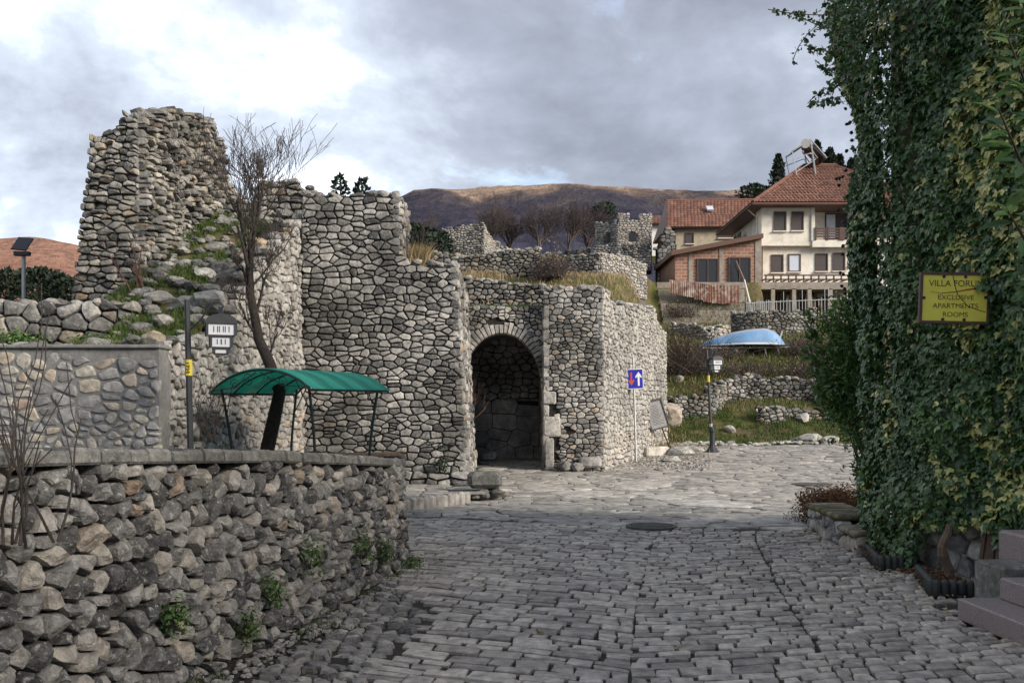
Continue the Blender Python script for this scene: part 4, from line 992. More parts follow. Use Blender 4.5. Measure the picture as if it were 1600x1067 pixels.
b.build('frame', M['iron'], nb); b = MB(); b.tube([rN @ Vector((.05, -.3, -.02)), nb0 + Vector((.12, -.15, 0))], .022, 6); b.build('leg', M['iron'], nb)
rs = random.Random(51)
bk0 = G(1022, 712); bk = MB(); bk.box(bk0 + Vector((0, 0, .12)), (1.05, .42, .3), R(42), bev=.05, rnd=.95)
tag(bk.build('stone_block', M['slab'], origin=bk0), 'long pale cut stone block lying below the notice board', 'stone block')
for k, (x, y, s, lab) in enumerate([(1062, 712, .42, 'flat grey boulder between stone block and lamp post'), (1082, 708, .34, 'pale angular boulder near the flared lamp post foot'), (1050, 722, .25, 'small flat rock at road edge by the stone block'), (1046, 658, .5, 'upright pinkish boulder at the tower corner in grass')]):
    c = G(x, y); b = MB(); rock(b, c + Vector((0, 0, s * .2)), s, rs, .5 if k < 3 else 1.1, .55 if k < 3 else .95); tag(b.build('boulder', M['stone_warm'], origin=c), lab, 'boulder')
# gravel apron in front of the gate tower side
gr = MB()
for _ in range(2600):
    x, y = rs.uniform(955, 1110), rs.uniform(702, 735); p = G(x, y)
    if (p.x - 2.3) * .94 - (p.y - 23.9) * .34 < .0 or rs.random() > 1.15 - abs(y - 716) / 18: continue
    r = rs.uniform(.015, .045); gr.box(p + Vector((0, 0, r * .2)), (r * 2, r * 1.5, r), rs.uniform(0, 3), rnd=rs.random())
g_ = gr.build('gravel', M['slab'], kind='stuff'); tag(g_, 'grey gravel strip at the foot of the gate tower side', 'gravel')

# ------------------------------------------------------------------ kerb platform at tower foot
kp = thing('kerb_platform', (-1.5, 17, 0), 'raised stone kerb edging the paved step at the foot of stepped tower', 'kerb')
k0, k1 = Vector((-2.6, 14.2, 0)), Vector((-.80, 17.05, 0)); n = 20; rk = random.Random(17)
for i in range(n):
    p = k0.lerp(k1, (i + .5) / n); L = (k1 - k0).length / n; b = MB(); b.box(p + Vector((0, 0, .06)), (L * .93, .2, .30 + rk.uniform(-.02, .02)), math.atan2(k1.y - k0.y, k1.x - k0.x), bev=.03, rnd=rk.uniform(.4, .9)); b.build('kerb_stone', M['slab'], kp, origin=p)
b = MB(); b.prism([(-2.62, 14.35), (-.84, 17.12), (-.72, 17.9), (-.84, 19.2), (-4.2, 19.2), (-4.2, 14.35)], -.05, .165); b.build('paved_step', M['bedding'], kp)
pf = []; sd = [(x + rk.uniform(-.08, .08), y + rk.uniform(-.08, .08)) for y in [14.6 + .3 * i for i in range(15)] for x in [-3.4 + .4 * k for k in range(7)]]
for (x, y), poly in zip(sd, voronoi(sd, .02, 1.2, .4)):
    if poly and x < interp([(14.2, -2.75), (17, -1.05), (17.1, -1.0), (30, -1)], y) and y < 18.9:
        vs, fs = stone_geo(poly, rk, lambda u, v, d: Vector((u, v, .165 + d)), .03, .012, .006, .02); pf.append((vs, fs, rk.random(), sum(vs, Vector()) / len(vs), .1))
emit(pf, kp, M['slab'], 'paving_stone')
cb = P(757, 768, 17.6); b = MB(); b.box((cb.x, 17.6, .37), (.62, .4, .3), .12, bev=.07, rnd=.2); tag(b.build('stone_block', M['cap'], origin=(cb.x, 17.6, .2)), 'rounded dark grey stone block at the corner of stepped tower', 'stone block')
b = MB()
for i in range(16): rock(b, (cb.x + rk.uniform(-.25, .45), 17.55 + rk.uniform(-.25, .25), rk.uniform(.02, .15)), rk.uniform(.08, .15), rk, .7)
b.build('rubble_footing', M['stone_tower'], kp)

# ------------------------------------------------------------------ bare tree behind canopy
rt = random.Random(77)
def tree_obj(name, loc, lab, cat='tree', group=None): return thing(name, loc, lab, cat, group)
tr = tree_obj('bare_tree', (-4.0, 15.35, 0), 'bare dark tree with leaning trunk rising behind the green canopy')
bt, bw = MB(), MB(); Yt = 15.35
pts = [P(x, y, Yt) for x, y in ((412, 800), (418, 700), (428, 655), (437, 612), (420, 565), (404, 530), (398, 495), (390, 455), (388, 420), (396, 380))]
bt.tube(pts, [.12, .115, .11, .10, .09, .08, .072, .064, .052, .04], 9, cap=False)
for (i, x, y, dy, r) in [(6, 345, 260, .3, .05), (7, 395, 255, -.4, .05), (8, 365, 200, .5, .045), (9, 385, 205, -.2, .045), (9, 405, 235, .2, .04), (8, 345, 215, -.3, .04), (5, 345, 455, -.5, .035), (6, 440, 400, .5, .04), (7, 355, 380, -.3, .04), (8, 425, 350, -.5, .03), (4, 450, 480, .2, .03)]:
    p = pts[i]; q = P(x, y, Yt + dy); branch(bt, bw, rt, p, (q - p), (q - p).length * .53, r * .8, 1, 5, 3, .55, .2, .0035, 6)
bt.build('trunk', M['bark'], tr, smooth=True); bw.build('crown', M['twig'], tr)
# thin reddish shrub on broken tower, cane shrub on near wall
def canes(name, px, Y, lab, mat, n, seed, H, spread, cat='shrub', lv=2, r0=.012, lean=(0, 0)):
    r_ = random.Random(seed); c = P(px[0], px[1], Y); t = thing(name, c, lab, cat); b1, b2 = MB(), MB()
    for _ in range(n):
        d = Vector((r_.gauss(lean[0], spread), r_.gauss(lean[1], spread), 1)); branch(b1, b2, r_, c + Vector((r_.gauss(0, .06), r_.gauss(0, .06), 0)), d, H * r_.uniform(.6, 1.1), r0, 1, 1 + lv, 2, .4, .25, .003, 5)
    b1.build('stems', mat, t, kind='stuff'); b2.build('twigs', mat, t, kind='stuff'); return t
canes('climbing_shrub', (222, 492), 16.6, 'leafless reddish shrub growing up the broken tower face', M['redtwig'], 6, 5, 1.15, .13, lv=1, r0=.016, lean=(-.06, 0))
canes('bare_shrub', (35, 850), 4.15, 'leafless dark cane shrub against the near rubble wall', M['twig'], 9, 6, .72, .42, lv=1, r0=.007, lean=(.15, -.1))
canes('bare_shrub', (330, 690), 13.0, 'dark leafless bush between lamp post and canopy', M['twig'], 14, 16, .5, .3, lv=2, r0=.008)
canes('arch_shrub', (727, 660), 23.9, 'dry brownish shrub hanging at the left side of archway', M['redtwig'], 12, 9, .8, .35, lv=2, r0=.01, lean=(.15, 0))
canes('bare_shrub', (655, 402), 20.3, 'sparse leafless twigs on the lower step of tower', M['twig'], 6, 19, .55, .3, lv=2, r0=.007)
# ------------------------------------------------------------------ houses on the hill
M['plaster'] = plain_mat('cream_plaster', (.74, .71, .63), .9, var=.12, scale=3, bump=.004, dirt=(.36, .33, .27), dirt_amt=.45)
M['plaster2'] = plain_mat('old_plaster', (.42, .37, .28), .9, var=.25, scale=3, bump=.006, dirt=(.25, .2, .15))
M['brown'] = plain_mat('brown_frame', (.085, .05, .04), .6, var=.2, bump=0)
M['fascia'] = plain_mat('brown_fascia', (.12, .065, .05), .6, var=.2, bump=0)
M['glass'] = plain_mat('dark_glass', (.03, .032, .036), .12, 0, var=.1, bump=0, spec=.6)
M['shutter'] = plain_mat('roller_shutter', (.06, .055, .055), .6, var=.2, bump=0)
M['glasslit'] = plain_mat('pale_panel_and_reflection', (.55, .60, .68), .15, 0, var=.08, bump=0, spec=.6)  # pale tone paints a window's reflection; door panel and skylight share it
M['concrete'] = plain_mat('raw_concrete', (.30, .275, .24), .92, var=.3, scale=4, bump=.01, dirt=(.17, .12, .08), dirt_amt=.6)
M['rust'] = plain_mat('rusty_sheet', (.16, .075, .055), .85, var=.5, scale=5, bump=.004, dirt=(.48, .42, .36), dirt_amt=.75)
def tile_mat(name, c0, c1):
    m, n, l, b = new_mat(name); a = n.new('ShaderNodeAttribute'); a.attribute_name = 'rnd'; p = posn(n, l)
    c = ramp(n, l, a.outputs['Fac'], [(0, c0), (1, c1)]); g = noisen(n, l, p, 2.2, 6, .7)
    c = mixc(n, l, 1, c, ramp(n, l, g, [(.3, (.6, .58, .56)), (.7, (1.2, 1.2, 1.2))]), 'MULTIPLY'); l.new(c, b.inputs['Base Color']); b.inputs['Roughness'].default_value = .85; return m
M['tile'] = tile_mat('clay_tile', (.13, .06, .042), (.24, .115, .08))
def brick_mat():
    m, n, l, b = new_mat('hollow_clay_block'); g = n.new('ShaderNodeNewGeometry'); s = n.new('ShaderNodeSeparateXYZ'); l.new(g.outputs['Position'], s.inputs[0]); c = n.new('ShaderNodeCombineXYZ')
    l.new(mathn(n, l, 'ADD', s.outputs[0], s.outputs[1]), c.inputs[0]); l.new(s.outputs[2], c.inputs[1])
    t = N(n, 'ShaderNodeTexBrick', Scale=1.0); l.new(c.outputs[0], t.inputs['Vector']); t.inputs['Brick Width'].default_value = .42; t.inputs['Row Height'].default_value = .2; t.inputs['Mortar Size'].default_value = .022
    t.inputs['Color1'].default_value = (.23, .105, .078, 1); t.inputs['Color2'].default_value = (.31, .16, .115, 1); t.inputs['Mortar'].default_value = (.34, .28, .22, 1)
    l.new(t.outputs['Color'], b.inputs['Base Color']); b.inputs['Roughness'].default_value = .9; bumpn(n, l, b, t.outputs['Fac'], -.6, .01); return m
M['brick'] = brick_mat()
def tiled(b, A, B, C, D, rng, pw=.24, ph=.34, amp=.035):
    """roman tile sheet on the quad A(left eave) B(right eave) C(right top) D(left top)"""
    A, B, C, D = map(Vector, (A, B, C, D)); nr = max(2, int((D - A).length / ph)); W = (B - A).length; nn = (B - A).cross(D - A).normalized()
    for r in range(nr):
        t0, t1 = r / nr, (r + 1.06) / nr; l0, r0 = A.lerp(D, t0), B.lerp(C, t0); l1, r1 = A.lerp(D, min(1, t1)), B.lerp(C, min(1, t1)); w = (r0 - l0).length
        if w < .1: continue
        k0 = (l0 - A).dot((B - A).normalized()) / pw; nc = max(1, int(round(w / pw)))
        for cidx in range(nc):
            vs = []
            for j in range(5):
                s = (cidx + j / 4) / nc; ph_ = math.sin(math.pi * j / 4); vs += [l0.lerp(r0, s) + nn * (amp * ph_ + .03), l1.lerp(r1, s) + nn * (amp * ph_)]
            b.add(vs, [(2 * j, 2 * j + 2, 2 * j + 3, 2 * j + 1) for j in range(4)], rng.random())
def window(parent, c, w, h, mat, axis='x', frame=.07, mull=0, sill=True, proud=.03):
    """window with frame, pane(s), sill; axis x: facing -Y, axis y: facing -X"""
    def bx(mb, dx, dz, sx, sz, d, th): 
        if axis == 'x': mb.box((c.x + dx, c.y + d, c.z + dz), (sx, th, sz))
        else: mb.box((c.x + d, c.y + dx, c.z + dz), (th, sx, sz))
    b = MB()
    for dx in (-1, 1): bx(b, dx * (w / 2 - frame / 2), 0, frame, h, -proud, .08)
    for dz in (-1, 1): bx(b, 0, dz * (h / 2 - frame / 2), w - 2 * frame, frame, -proud, .08)
    for k in range(mull): bx(b, (k + 1) * w / (mull + 1) - w / 2, 0, frame * .9, h - 2 * frame, -proud, .075)
    f = b.build('window', M['brown'], parent); b = MB(); bx(b, 0, 0, w - 2 * frame, h - 2 * frame, -proud + .02, .03); b.build('pane', mat, f)
    if sill: b = MB(); bx(b, 0, -h / 2 - .04, w + .12, .06, -proud - .04, .16); b.build('sill', M['plaster'], f)
    return f
def pxbox(x0, x1, y0, y1, Y0, Y1):     # front face from pixels at distance Y0
    a, c = P(x0, y1, Y0), P(x1, y0, Y0); return Vector(((a.x + c.x) / 2, (Y0 + Y1) / 2, (a.z + c.z) / 2)), (c.x - a.x, Y1 - Y0, c.z - a.z)
rho = random.Random(61)
hs = thing('white_house', (19.5, 63, 9.4), 'cream two storey house with hipped red tile roof and wooden balcony', 'house')
b = MB(); c, s = pxbox(1192, 1430, 383, 505, 60.4, 69); b.box(c, s); b.build('lower_wall', M['plaster'], hs)
c, s = pxbox(1190, 1269, 316, 384, 60.0, 61.4); b = MB(); b.box(c, s); b.build('upper_wall', M['plaster'], hs)
b = MB(); c, s = pxbox(1190, 1430, 316, 383, 61.4, 69); s = (s[0], s[1], s[2] - .02); b.box(c, s); b.build('upper_wall', M['plaster'], hs)
b = MB(); c, s = pxbox(1268, 1273.5, 318, 376, 59.9, 60.2); b.box(c, s); b.build('balcony_column', M['plaster'], hs)
b = MB(); c, s = pxbox(1269.5, 1430, 375, 386, 59.9, 61.4); b.box(c, s); bs = b.build('balcony_floor', M['plaster'], hs)
for y in (357.5, 361.5, 365.5, 369.5):
    b = MB(); c, s = pxbox(1275, 1430, y - 1.2, y + 1.2, 59.85, 59.9); b.box(c, s); b.build('rail_slat', M['brown'], bs)
for x in (1275, 1294, 1316, 1337, 1360, 1390):
    b = MB(); c, s = pxbox(x - 1.2 - (3 if x == 1316 else 0), x + 1.2 + (3 if x == 1316 else 0), 355, 375, 59.83, 59.92); b.box(c, s); b.build('rail_post', M['brown'], bs)
for (x0, x1, y0, y1, Y, m) in [(1209, 1228.5, 331, 361, 60.0, 'shutter'), (1236.5, 1255.5, 331, 360.5, 60.0, 'shutter'), (1205, 1224, 398, 426, 60.4, 'shutter'), (1231.5, 1251, 397, 425, 60.4, 'glasslit'), (1274, 1293.5, 396, 424, 60.4, 'shutter'), (1301, 1320.5, 395, 423.5, 60.4, 'shutter'), (1350, 1370, 394, 423, 60.4, 'shutter')]:
    c, s = pxbox(x0, x1, y0, y1, Y, Y + .1); c.y = Y; window(hs, c, s[0], s[2], M[m])
c, s = pxbox(1289, 1324, 333, 375, 61.4, 61.5); c.y = 61.4; f = window(hs, c, s[0], s[2], M['shutter'], mull=1, sill=False); 
b = MB(); b.box((c.x - s[0] * .25, 61.36, c.z), (s[0] * .40, .03, s[2] - .2)); b.build('pane', M['glasslit'], f)
for yy, w in ((65.8, .7), (67.0, .6)): window(hs, Vector((P(1190, 0, 60).x, yy, 13.2)), w, 1.1, M['shutter'], 'y', sill=False)
# roof: hip
ez = P(0, 317, 59.3).z; e0, e1, f0, f1 = 14.85, 26.2, 59.2, 69.6; rz_ = 17.95; ra, rbx = Vector((19.6, 64.4, rz_)), Vector((21.7, 64.4, rz_))
b = MB(); rc = [Vector((e0, f0, ez)), Vector((e1, f0, ez)), Vector((e1, f1, ez)), Vector((e0, f1, ez))]
b.add([p for p in rc] + [p - Vector((0, 0, .16)) for p in rc], [(4, 5, 6, 7), (0, 1, 5, 4), (1, 2, 6, 5), (2, 3, 7, 6), (3, 0, 4, 7)]); b.add([rc[0], rc[1], rbx, ra, rc[2], rc[3]], [(0, 1, 2, 3), (1, 4, 2), (4, 5, 3, 2), (5, 0, 3)]); rf_ = b.build('roof', M['fascia'], hs)
b = MB(); up = Vector((0, 0, .04)); tiled(b, rc[0] + up, rc[1] + up, rbx + up, ra + up, rho); tiled(b, rc[3] + up, rc[0] + up, ra + up, ra + up, rho); b.build('roof_tiles', M['tile'], rf_, kind='stuff')
b = MB(); b.tube([rc[0] + up, ra + up * 2], .12, 6); b.tube([ra + up * 2, rbx + up * 2], .12, 6); b.tube([rc[3] + up, ra + up], .12, 6); b.tube([rc[1] + up, rbx + up], .12, 6); b.build('ridge_tiles', M['tile'], rf_)
b = MB(); gz = ez - .1; b.tube([(e0 - .05, f0 - .06, gz), (e1, f0 - .06, gz)], .07, 6); b.tube([(e0 - .05, f1, gz), (e0 - .05, f0, gz)], .07, 6); b.build('gutter', M['fascia'], rf_)
b = MB(); X0 = P(1190, 0, 60).x; b.tube([(e0, 60.6, gz), (X0 - .07, 60.9, gz - .5), (X0 - .07, 60.9, 12)], .045, 6); b.build('downpipe', M['plaster'], hs)
b = MB()
for yb in (430, 436.5): c, s = pxbox(1194, 1330, yb - 1, yb + 1, 58.6, 58.7); b.box(c, s)
for k in range(12): c, s = pxbox(1196 + k * 11.8, 1198 + k * 11.8, 430, 441, 58.6, 60.3); b.box(c, (s[0], s[1], .07)); c, s = pxbox(1196 + k * 11.8, 1198 + k * 11.8, 430, 441, 58.62, 58.7); b.box(c, s)
b.build('trellis', M['brown'], hs)
b = MB(); c, s = pxbox(1170, 1345, 441, 452, 58.2, 60.5); b.box(c, s); b.build('terrace_slab', M['concrete'], hs)
for x in (1175, 1205, 1238, 1262, 1295, 1328):
    b = MB(); c, s = pxbox(x, x + 6, 451, 502, 58.2, 58.5); b.box(c, s); b.build('terrace_post', M['concrete'], hs)
for k in range(26):
    x = 1192 + k * 5.4 + rho.uniform(-1, 1); b = MB(); c, s = pxbox(x, x + rho.uniform(3, 5), 458 + rho.uniform(-4, 8), 500, 59.2 + rho.uniform(0, .6), 59.9); b.box(c, s); b.build('plank', [M['wood'], M['concrete'], M['brown'], M['white']][rho.choice((0, 0, 1, 1, 2, 2, 2, 3))], hs)
# solar water heater
sw = thing('solar_water_heater', (18.9, 64, 17.6), 'solar water heater with white tank on steel frame above hipped roof', 'water heater')
Yw = 63.5; A = P(1234, 240, Yw); Bq = P(1262, 222, Yw); Cq = P(1287, 251, Yw + .3); base1 = P(1241, 272, Yw); base2 = P(1270, 262, Yw)
b = MB(); b.tube([P(1258.5, 224.5, Yw - .7), P(1258.5, 224.5, Yw + 1.1)], .3, 14); b.build('tank', M['white'], sw, smooth=False)
b = MB(); q = [Bq + Vector((-.1, -.6, -.1)), Bq + Vector((-.1, 1.0, -.1)), Cq + Vector((0, 1.0, 0)), Cq + Vector((0, -.6, 0))]; b.add(q + [p + Vector((-.05, 0, -.1)) for p in q], [(0, 1, 2, 3), (7, 6, 5, 4), (0, 3, 7, 4), (1, 0, 4, 5), (2, 1, 5, 6), (3, 2, 6, 7)]); b.build('collector_panel', M['panel'], sw)
b = MB(); q = [Bq + Vector((-.2, -.6, -.1)), Bq + Vector((-.2, 1, -.1)), A + Vector((0, 1, 0)), A + Vector((0, -.6, 0))]; b.add(q + [p + Vector((0, 0, -.08)) for p in q], [(0, 3, 2, 1), (4, 5, 6, 7), (0, 4, 7, 3), (1, 5, 4, 0), (2, 6, 5, 1), (3, 7, 6, 2)]); b.build('back_panel', M['panel'], sw)
b = MB()
for dy in (-.6, .9):
    o = Vector((0, dy, 0)); b.tube([A + o, Bq + o, Cq + o], .06, 5); b.tube([A + o, base1 + o - Vector((0, 0, .3))], .035, 4); b.tube([Bq + o, base2 + o - Vector((0, 0, .6))], .06, 5); b.tube([base1 + o, base2 + o + Vector((0, 0, .4)), Bq + o - Vector((0, 0, .9)), A + o - Vector((0, 0, .6))], .03, 4); b.tube([Bq + o - Vector((.1, 0, .4)), Cq + o - Vector((.6, 0, .0))], .04, 4)
b.build('frame', M['steel'], sw)
# brick extension
bx_ = thing('brick_extension', (12.5, 59, 9.3), 'unfinished red block extension with lean-to roof and two wide windows', 'house')
xl, xr = P(1055, 0, 58).x, P(1190, 0, 58).x; z0 = 8.9; zl, zr = P(0, 398, 58).z, P(0, 373, 58).z
b = MB(); pts = [(xl, z0), (xr, z0), (xr, zr), (xl, zl)]; b.add([Vector((x, 58, z)) for x, z in pts] + [Vector((x, 64, z)) for x, z in pts], [(0, 1, 2, 3), (7, 6, 5, 4), (0, 3, 7, 4), (1, 5, 6, 2), (3, 2, 6, 7)]); b.build('wall', M['brick'], bx_)
q0, q1 = P(1049, 392, 57.5), P(1193, 364.5, 57.5); b = MB(); q = [q0, q1, q1 + Vector((0, 7, .1)), q0 + Vector((0, 7, .1))]; b.add(q + [p - Vector((0, 0, .27)) for p in q], [(0, 1, 2, 3), (7, 6, 5, 4), (0, 4, 5, 1), (1, 5, 6, 2), (2, 6, 7, 3), (3, 7, 4, 0)]); b.build('lean_to_roof', M['fascia'], bx_)
for x0, x1 in ((1076, 1082), (1124, 1130), (1180, 1190)):
    b = MB(); c, s = pxbox(x0, x1, 392 - (x0 - 1076) * .15, 448, 57.96, 58.2); b.box(c, s); b.build('concrete_pillar', M['concrete'], bx_)
for x0, x1, y0 in ((1089, 1122.5, 404), (1138, 1173, 402)):
    c, s = pxbox(x0, x1, y0, 446, 57.97, 58); c.y = 57.97; window(bx_, c, s[0], s[2], M['glass'], mull=1, sill=False)
# back house with long tiled roof
bh = thing('back_house', (15, 74, 12), 'older ochre house with long red tile roof behind the brick extension', 'house')
xl, xr = P(1056, 0, 72).x, P(1200, 0, 72).x; b = MB(); b.box(((xl + xr) / 2, 75, 13), (xr - xl, 6, 4.8)); b.build('wall', M['plaster2'], bh)
e_l, e_r = P(1041, 356, 71.5), P(1215, 354, 71.5); r_l, r_r = P(1041, 315, 75), P(1215, 313, 75)
b = MB(); b.add([e_l, e_r, r_r, r_l, e_l + Vector((0, 7, 0)), e_r + Vector((0, 7, 0))], [(0, 1, 2, 3), (3, 2, 5, 4), (0, 3, 4), (1, 5, 2), (0, 4, 5, 1)]); rf2 = b.build('roof', M['fascia'], bh)
b = MB(); tiled(b, e_l + up, e_r + up, r_r + up, r_l + up, rho, .26, .36); b.build('roof_tiles', M['tile'], rf2, kind='stuff')
b = MB(); b.tube([r_l + up, r_r + up], .12, 6); b.build('ridge_tiles', M['tile'], rf2)
b = MB(); c = P(1109, 328, 73.4); b.box(c + Vector((0, -.05, .1)), (.5, .6, .12), M=Matrix.Rotation(R(38), 4, 'X')); b.build('skylight', M['glasslit'], rf2)
for x0, x1, y0, y1 in ((1071, 1084, 364, 381), (1122, 1146, 363, 372)): c, s = pxbox(x0, x1, y0, y1, 72, 72.1); c.y = 71.98; window(bh, c, s[0], s[2], M['shutter'])
sm = thing('small_house', (13, 82, 12), 'little white house with red roof peeping beside the battlemented tower', 'house')
b = MB(); c, s = pxbox(1018, 1050, 348, 400, 82, 86); b.box(c, s); b.build('wall', M['white'], sm)
b = MB(); e_l, e_r, r_l, r_r = P(1012, 350, 81.5), P(1056, 350, 81.5), P(1012, 338, 84), P(1056, 338, 84); b.add([e_l, e_r, r_r, r_l, e_l + Vector((0, 5, 0)), e_r + Vector((0, 5, 0))], [(0, 1, 2, 3), (3, 2, 5, 4), (0, 3, 4), (1, 5, 2), (0, 4, 5, 1)]); rf3 = b.build('roof', M['tile'], sm)
b = MB(); tiled(b, e_l + up, e_r + up, r_r + up, r_l + up, rho, .26, .36); b.build('roof_tiles', M['tile'], rf3, kind='stuff')
# concrete yard wall and rusty sheets
yw = thing('yard_wall', (12, 55.5, 6), 'stained raw concrete retaining wall below the brick extension', 'wall'); rc_ = random.Random(71)
for i in range(6):
    y0, y1 = 441 + i * 11, 452.5 + i * 11; d = 57.3 - i * .16; c, s = pxbox(1026 + i * 2, 1166 + rc_.uniform(-3, 2), y0, y1, d, d + 1.5); b = MB(); b.box(c, s, rnd=rc_.random(), bev=.03); b.build('cast_course', M['concrete'], yw)
rp = thing('rusty_sheet_fence', (12, 56.8, 8.5), 'row of rusty paint flaked metal sheets along the concrete yard', 'fence')
for k, (x0, x1, y0, y1) in enumerate([(1046, 1061, 437, 456), (1060, 1074, 438, 459), (1073, 1086, 440, 461), (1085, 1100, 441, 465), (1099, 1113, 443, 469), (1112, 1134, 444, 471), (1133, 1156, 445, 471)]):
    b = MB(); a, c2 = P(x0, y0, 56.5), P(x1, y1 + 2, 56.4); n = 8; vs = []; 
    for i in range(n + 1):
        x = lerp(a.x, c2.x, i / n); dz = -.06 * i / n + rc_.uniform(-.02, .02); yy = 56.5 + .03 * (i % 2) + .02 * k
        vs += [(x, yy, a.z + dz), (x, yy - .08, c2.z + dz), (x, yy + .012, a.z + dz), (x, yy - .068, c2.z + dz)]
    fs = []
    for i in range(n): o = i * 4; fs += [(o, o + 1, o + 5, o + 4), (o + 2, o + 6, o + 7, o + 3), (o, o + 4, o + 6, o + 2), (o + 1, o + 3, o + 7, o + 5)]
    b.add(vs, fs, rc_.random()); b.build('metal_sheet', M['rust'], rp)
# garden fence
fn = thing('garden_fence', (17, 54.5, 7), 'thin pale picket and pole fence below the cream house', 'fence')
b = MB(); b.tube([P(1166, 474, 54.2), P(1205, 472, 54.2), P(1340, 466, 54.2)], .03, 5); b.build('rail', M['steel'], fn)
for k in range(40):
    x = 1167 + (k * 3.1 if k < 12 else 37 + (k - 12) * 5); b = MB(); t_ = 473 - (x - 1166) * .045 - rc_.uniform(0, 4) - (0 if k < 12 else (rc_.random() < .3) * 14); b.tube([P(x, 499, 54.2), P(x + rc_.uniform(-.8, .8), t_, 54.2)], .028 if k < 12 else .02, 4); b.build('picket', M['steel'], fn)
for nm, a, c2, lab in (('leaning_pole', (1163, 437), (1176, 492), 'long pale pole leaning at the end of the garden fence'), ('leaning_pole', (1150, 408), (1166, 446), 'thin pole leaning against the wide block house window'), ('fence_post', (1165, 462), (1165, 500), 'dark wooden post at the corner of the garden fence')):
    b = MB(); b.tube([P(*a, 57.7 if 'window' in lab else 54.4), P(*c2, 57.5 if 'window' in lab else 54.3)], [.04, .07], 7); tag(b.build(nm, M['white'] if 'pale' in lab else M['wood'], origin=P(*c2, 57.5 if 'window' in lab else 54.3)), lab, 'pole' if 'pole' in nm else 'post')
# upturned boat on a trailer
M['boatblue'] = plain_mat('blue_boat_paint', (.14, .30, .55), .5, var=.15, scale=3, bump=0, dirt=(.3, .42, .55), dirt_amt=.4); M['boatgrey'] = plain_mat('grey_boat_bottom', (.36, .38, .42), .6, var=.15, scale=3, bump=0); M['boatwhite'] = plain_mat('white_gunwale', (.6, .66, .72), .5, var=.08, bump=0)
bc = G(1158, 552); YB = bc.y; bo = thing('rowing_boat', bc, 'upturned blue rowing boat with white gunwale resting on the slope', 'boat')
n = 22; secs = []
for i in range(n + 1):
    t = i / n; x = lerp(P(1093, 0, YB).x, P(1221, 0, YB).x, t); gz = lerp(P(0, 541, YB).z, P(0, 540, YB).z, t) + .03 * math.sin(t * 3.1)
    kz = interp([(0, .06), (.15, .36), (.4, .62), (.6, .76), (.8, .82), (.92, .62), (1.0, .14)], t); hw = interp([(0, .04), (.2, .45), (.5, .75), (.8, .72), (1, .6)], t)
    secs.append([Vector((x, YB + hw * a, gz + kz * h)) for a, h in ((-1, 0), (-1.0, .12), (-.97, .5), (-.8, .82), (-.35, .97), (0, 1), (.35, .97), (.8, .82), (.97, .5), (1.0, 0))])
for nm, rng_, mt in (('gunwale', (0, 1), 'boatwhite'), ('hull_side', (1, 3), 'boatblue'), ('hull_bottom', (3, 7), 'boatgrey'), ('far_side', (7, 9), 'boatblue')):
    b = MB(); w_ = rng_[1] - rng_[0] + 1; b.add([s[j] for s in secs for j in range(rng_[0], rng_[1] + 1)], [(i * w_ + j, (i + 1) * w_ + j, (i + 1) * w_ + j + 1, i * w_ + j + 1) for i in range(n) for j in range(w_ - 1)]); b.build(nm, M[mt], bo, smooth=True)
b = MB(); b.add(secs[-1], [tuple(range(10))]); b.add(secs[0], [tuple(reversed(range(10)))]); b.build('transom', M['boatblue'], bo)
tr_ = thing('boat_trailer', bc, 'thin steel trailer frame under the blue upturned boat', 'trailer')
b = MB()
for dy in (-.4, .4): b.tube([P(1098, 544, YB + dy), P(1236, 542.5, YB + dy)], .035, 5)
b.tube([P(1214, 543, YB - .3), P(1222, 517, YB - .3)], .04, 5); b.build('frame', M['steel'], tr_)
for x in (1112, 1150, 1195, 1215):
    b = MB(); p = P(x, 544, YB - .4); b.tube([p, (p.x + .1, p.y, terrain(p.x, p.y) - .05)], .03, 5); p = P(x, 544, YB + .4); b.tube([p, (p.x, p.y, terrain(p.x, p.y) - .05)], .03, 5); b.build('support_leg', M['steel'], tr_)
# ------------------------------------------------------------------ trees on the skyline
def bare(px, base_y, top_y, Y, lab, seed, dens=4, mat='twig'):
    r_ = random.Random(seed); p = P(px, base_y, Y); H = P(px, top_y, Y).z - p.z; t = thing('bare_tree', p, lab, 'tree', 'bare trees on the hill'); b1, b2 = MB(), MB()
    p0 = p - Vector((0, 0, .6)); b1.tube([p0, p + Vector((.05, 0, H * .3))], [.16, .11], 6, cap=False)
    for k in range(8):
        d = Vector((r_.gauss(0, .55), r_.gauss(0, .4), 1)); branch(b1, b2, r_, p + Vector((0, 0, H * r_.uniform(.1, .35))), d, H * r_.uniform(.35, .5), .08, 1, 4, dens, .7, .15, .012, 5)
    b1.build('trunk', M[mat], t); b2.build('crown', M[mat], t)
for i, (x, b0, t0, Y, lab) in enumerate([(762, 400, 330, 74, 'bare tree standing behind the right side of the square ruin'), (795, 400, 328, 76, 'spreading bare tree between square ruin and taller neighbour'), (842, 402, 318, 74, 'tallest bare tree midway between square ruin and battlemented tower'), (888, 404, 332, 75, 'bare tree left of the battlemented tower'), (918, 404, 326, 78, 'wide bare tree touching the battlemented tower'), (668, 400, 345, 60, 'thin bare tree rising behind the right edge of stepped tower')]): bare(x, b0, t0, Y, lab, 100 + i, 4, 'fartwig')
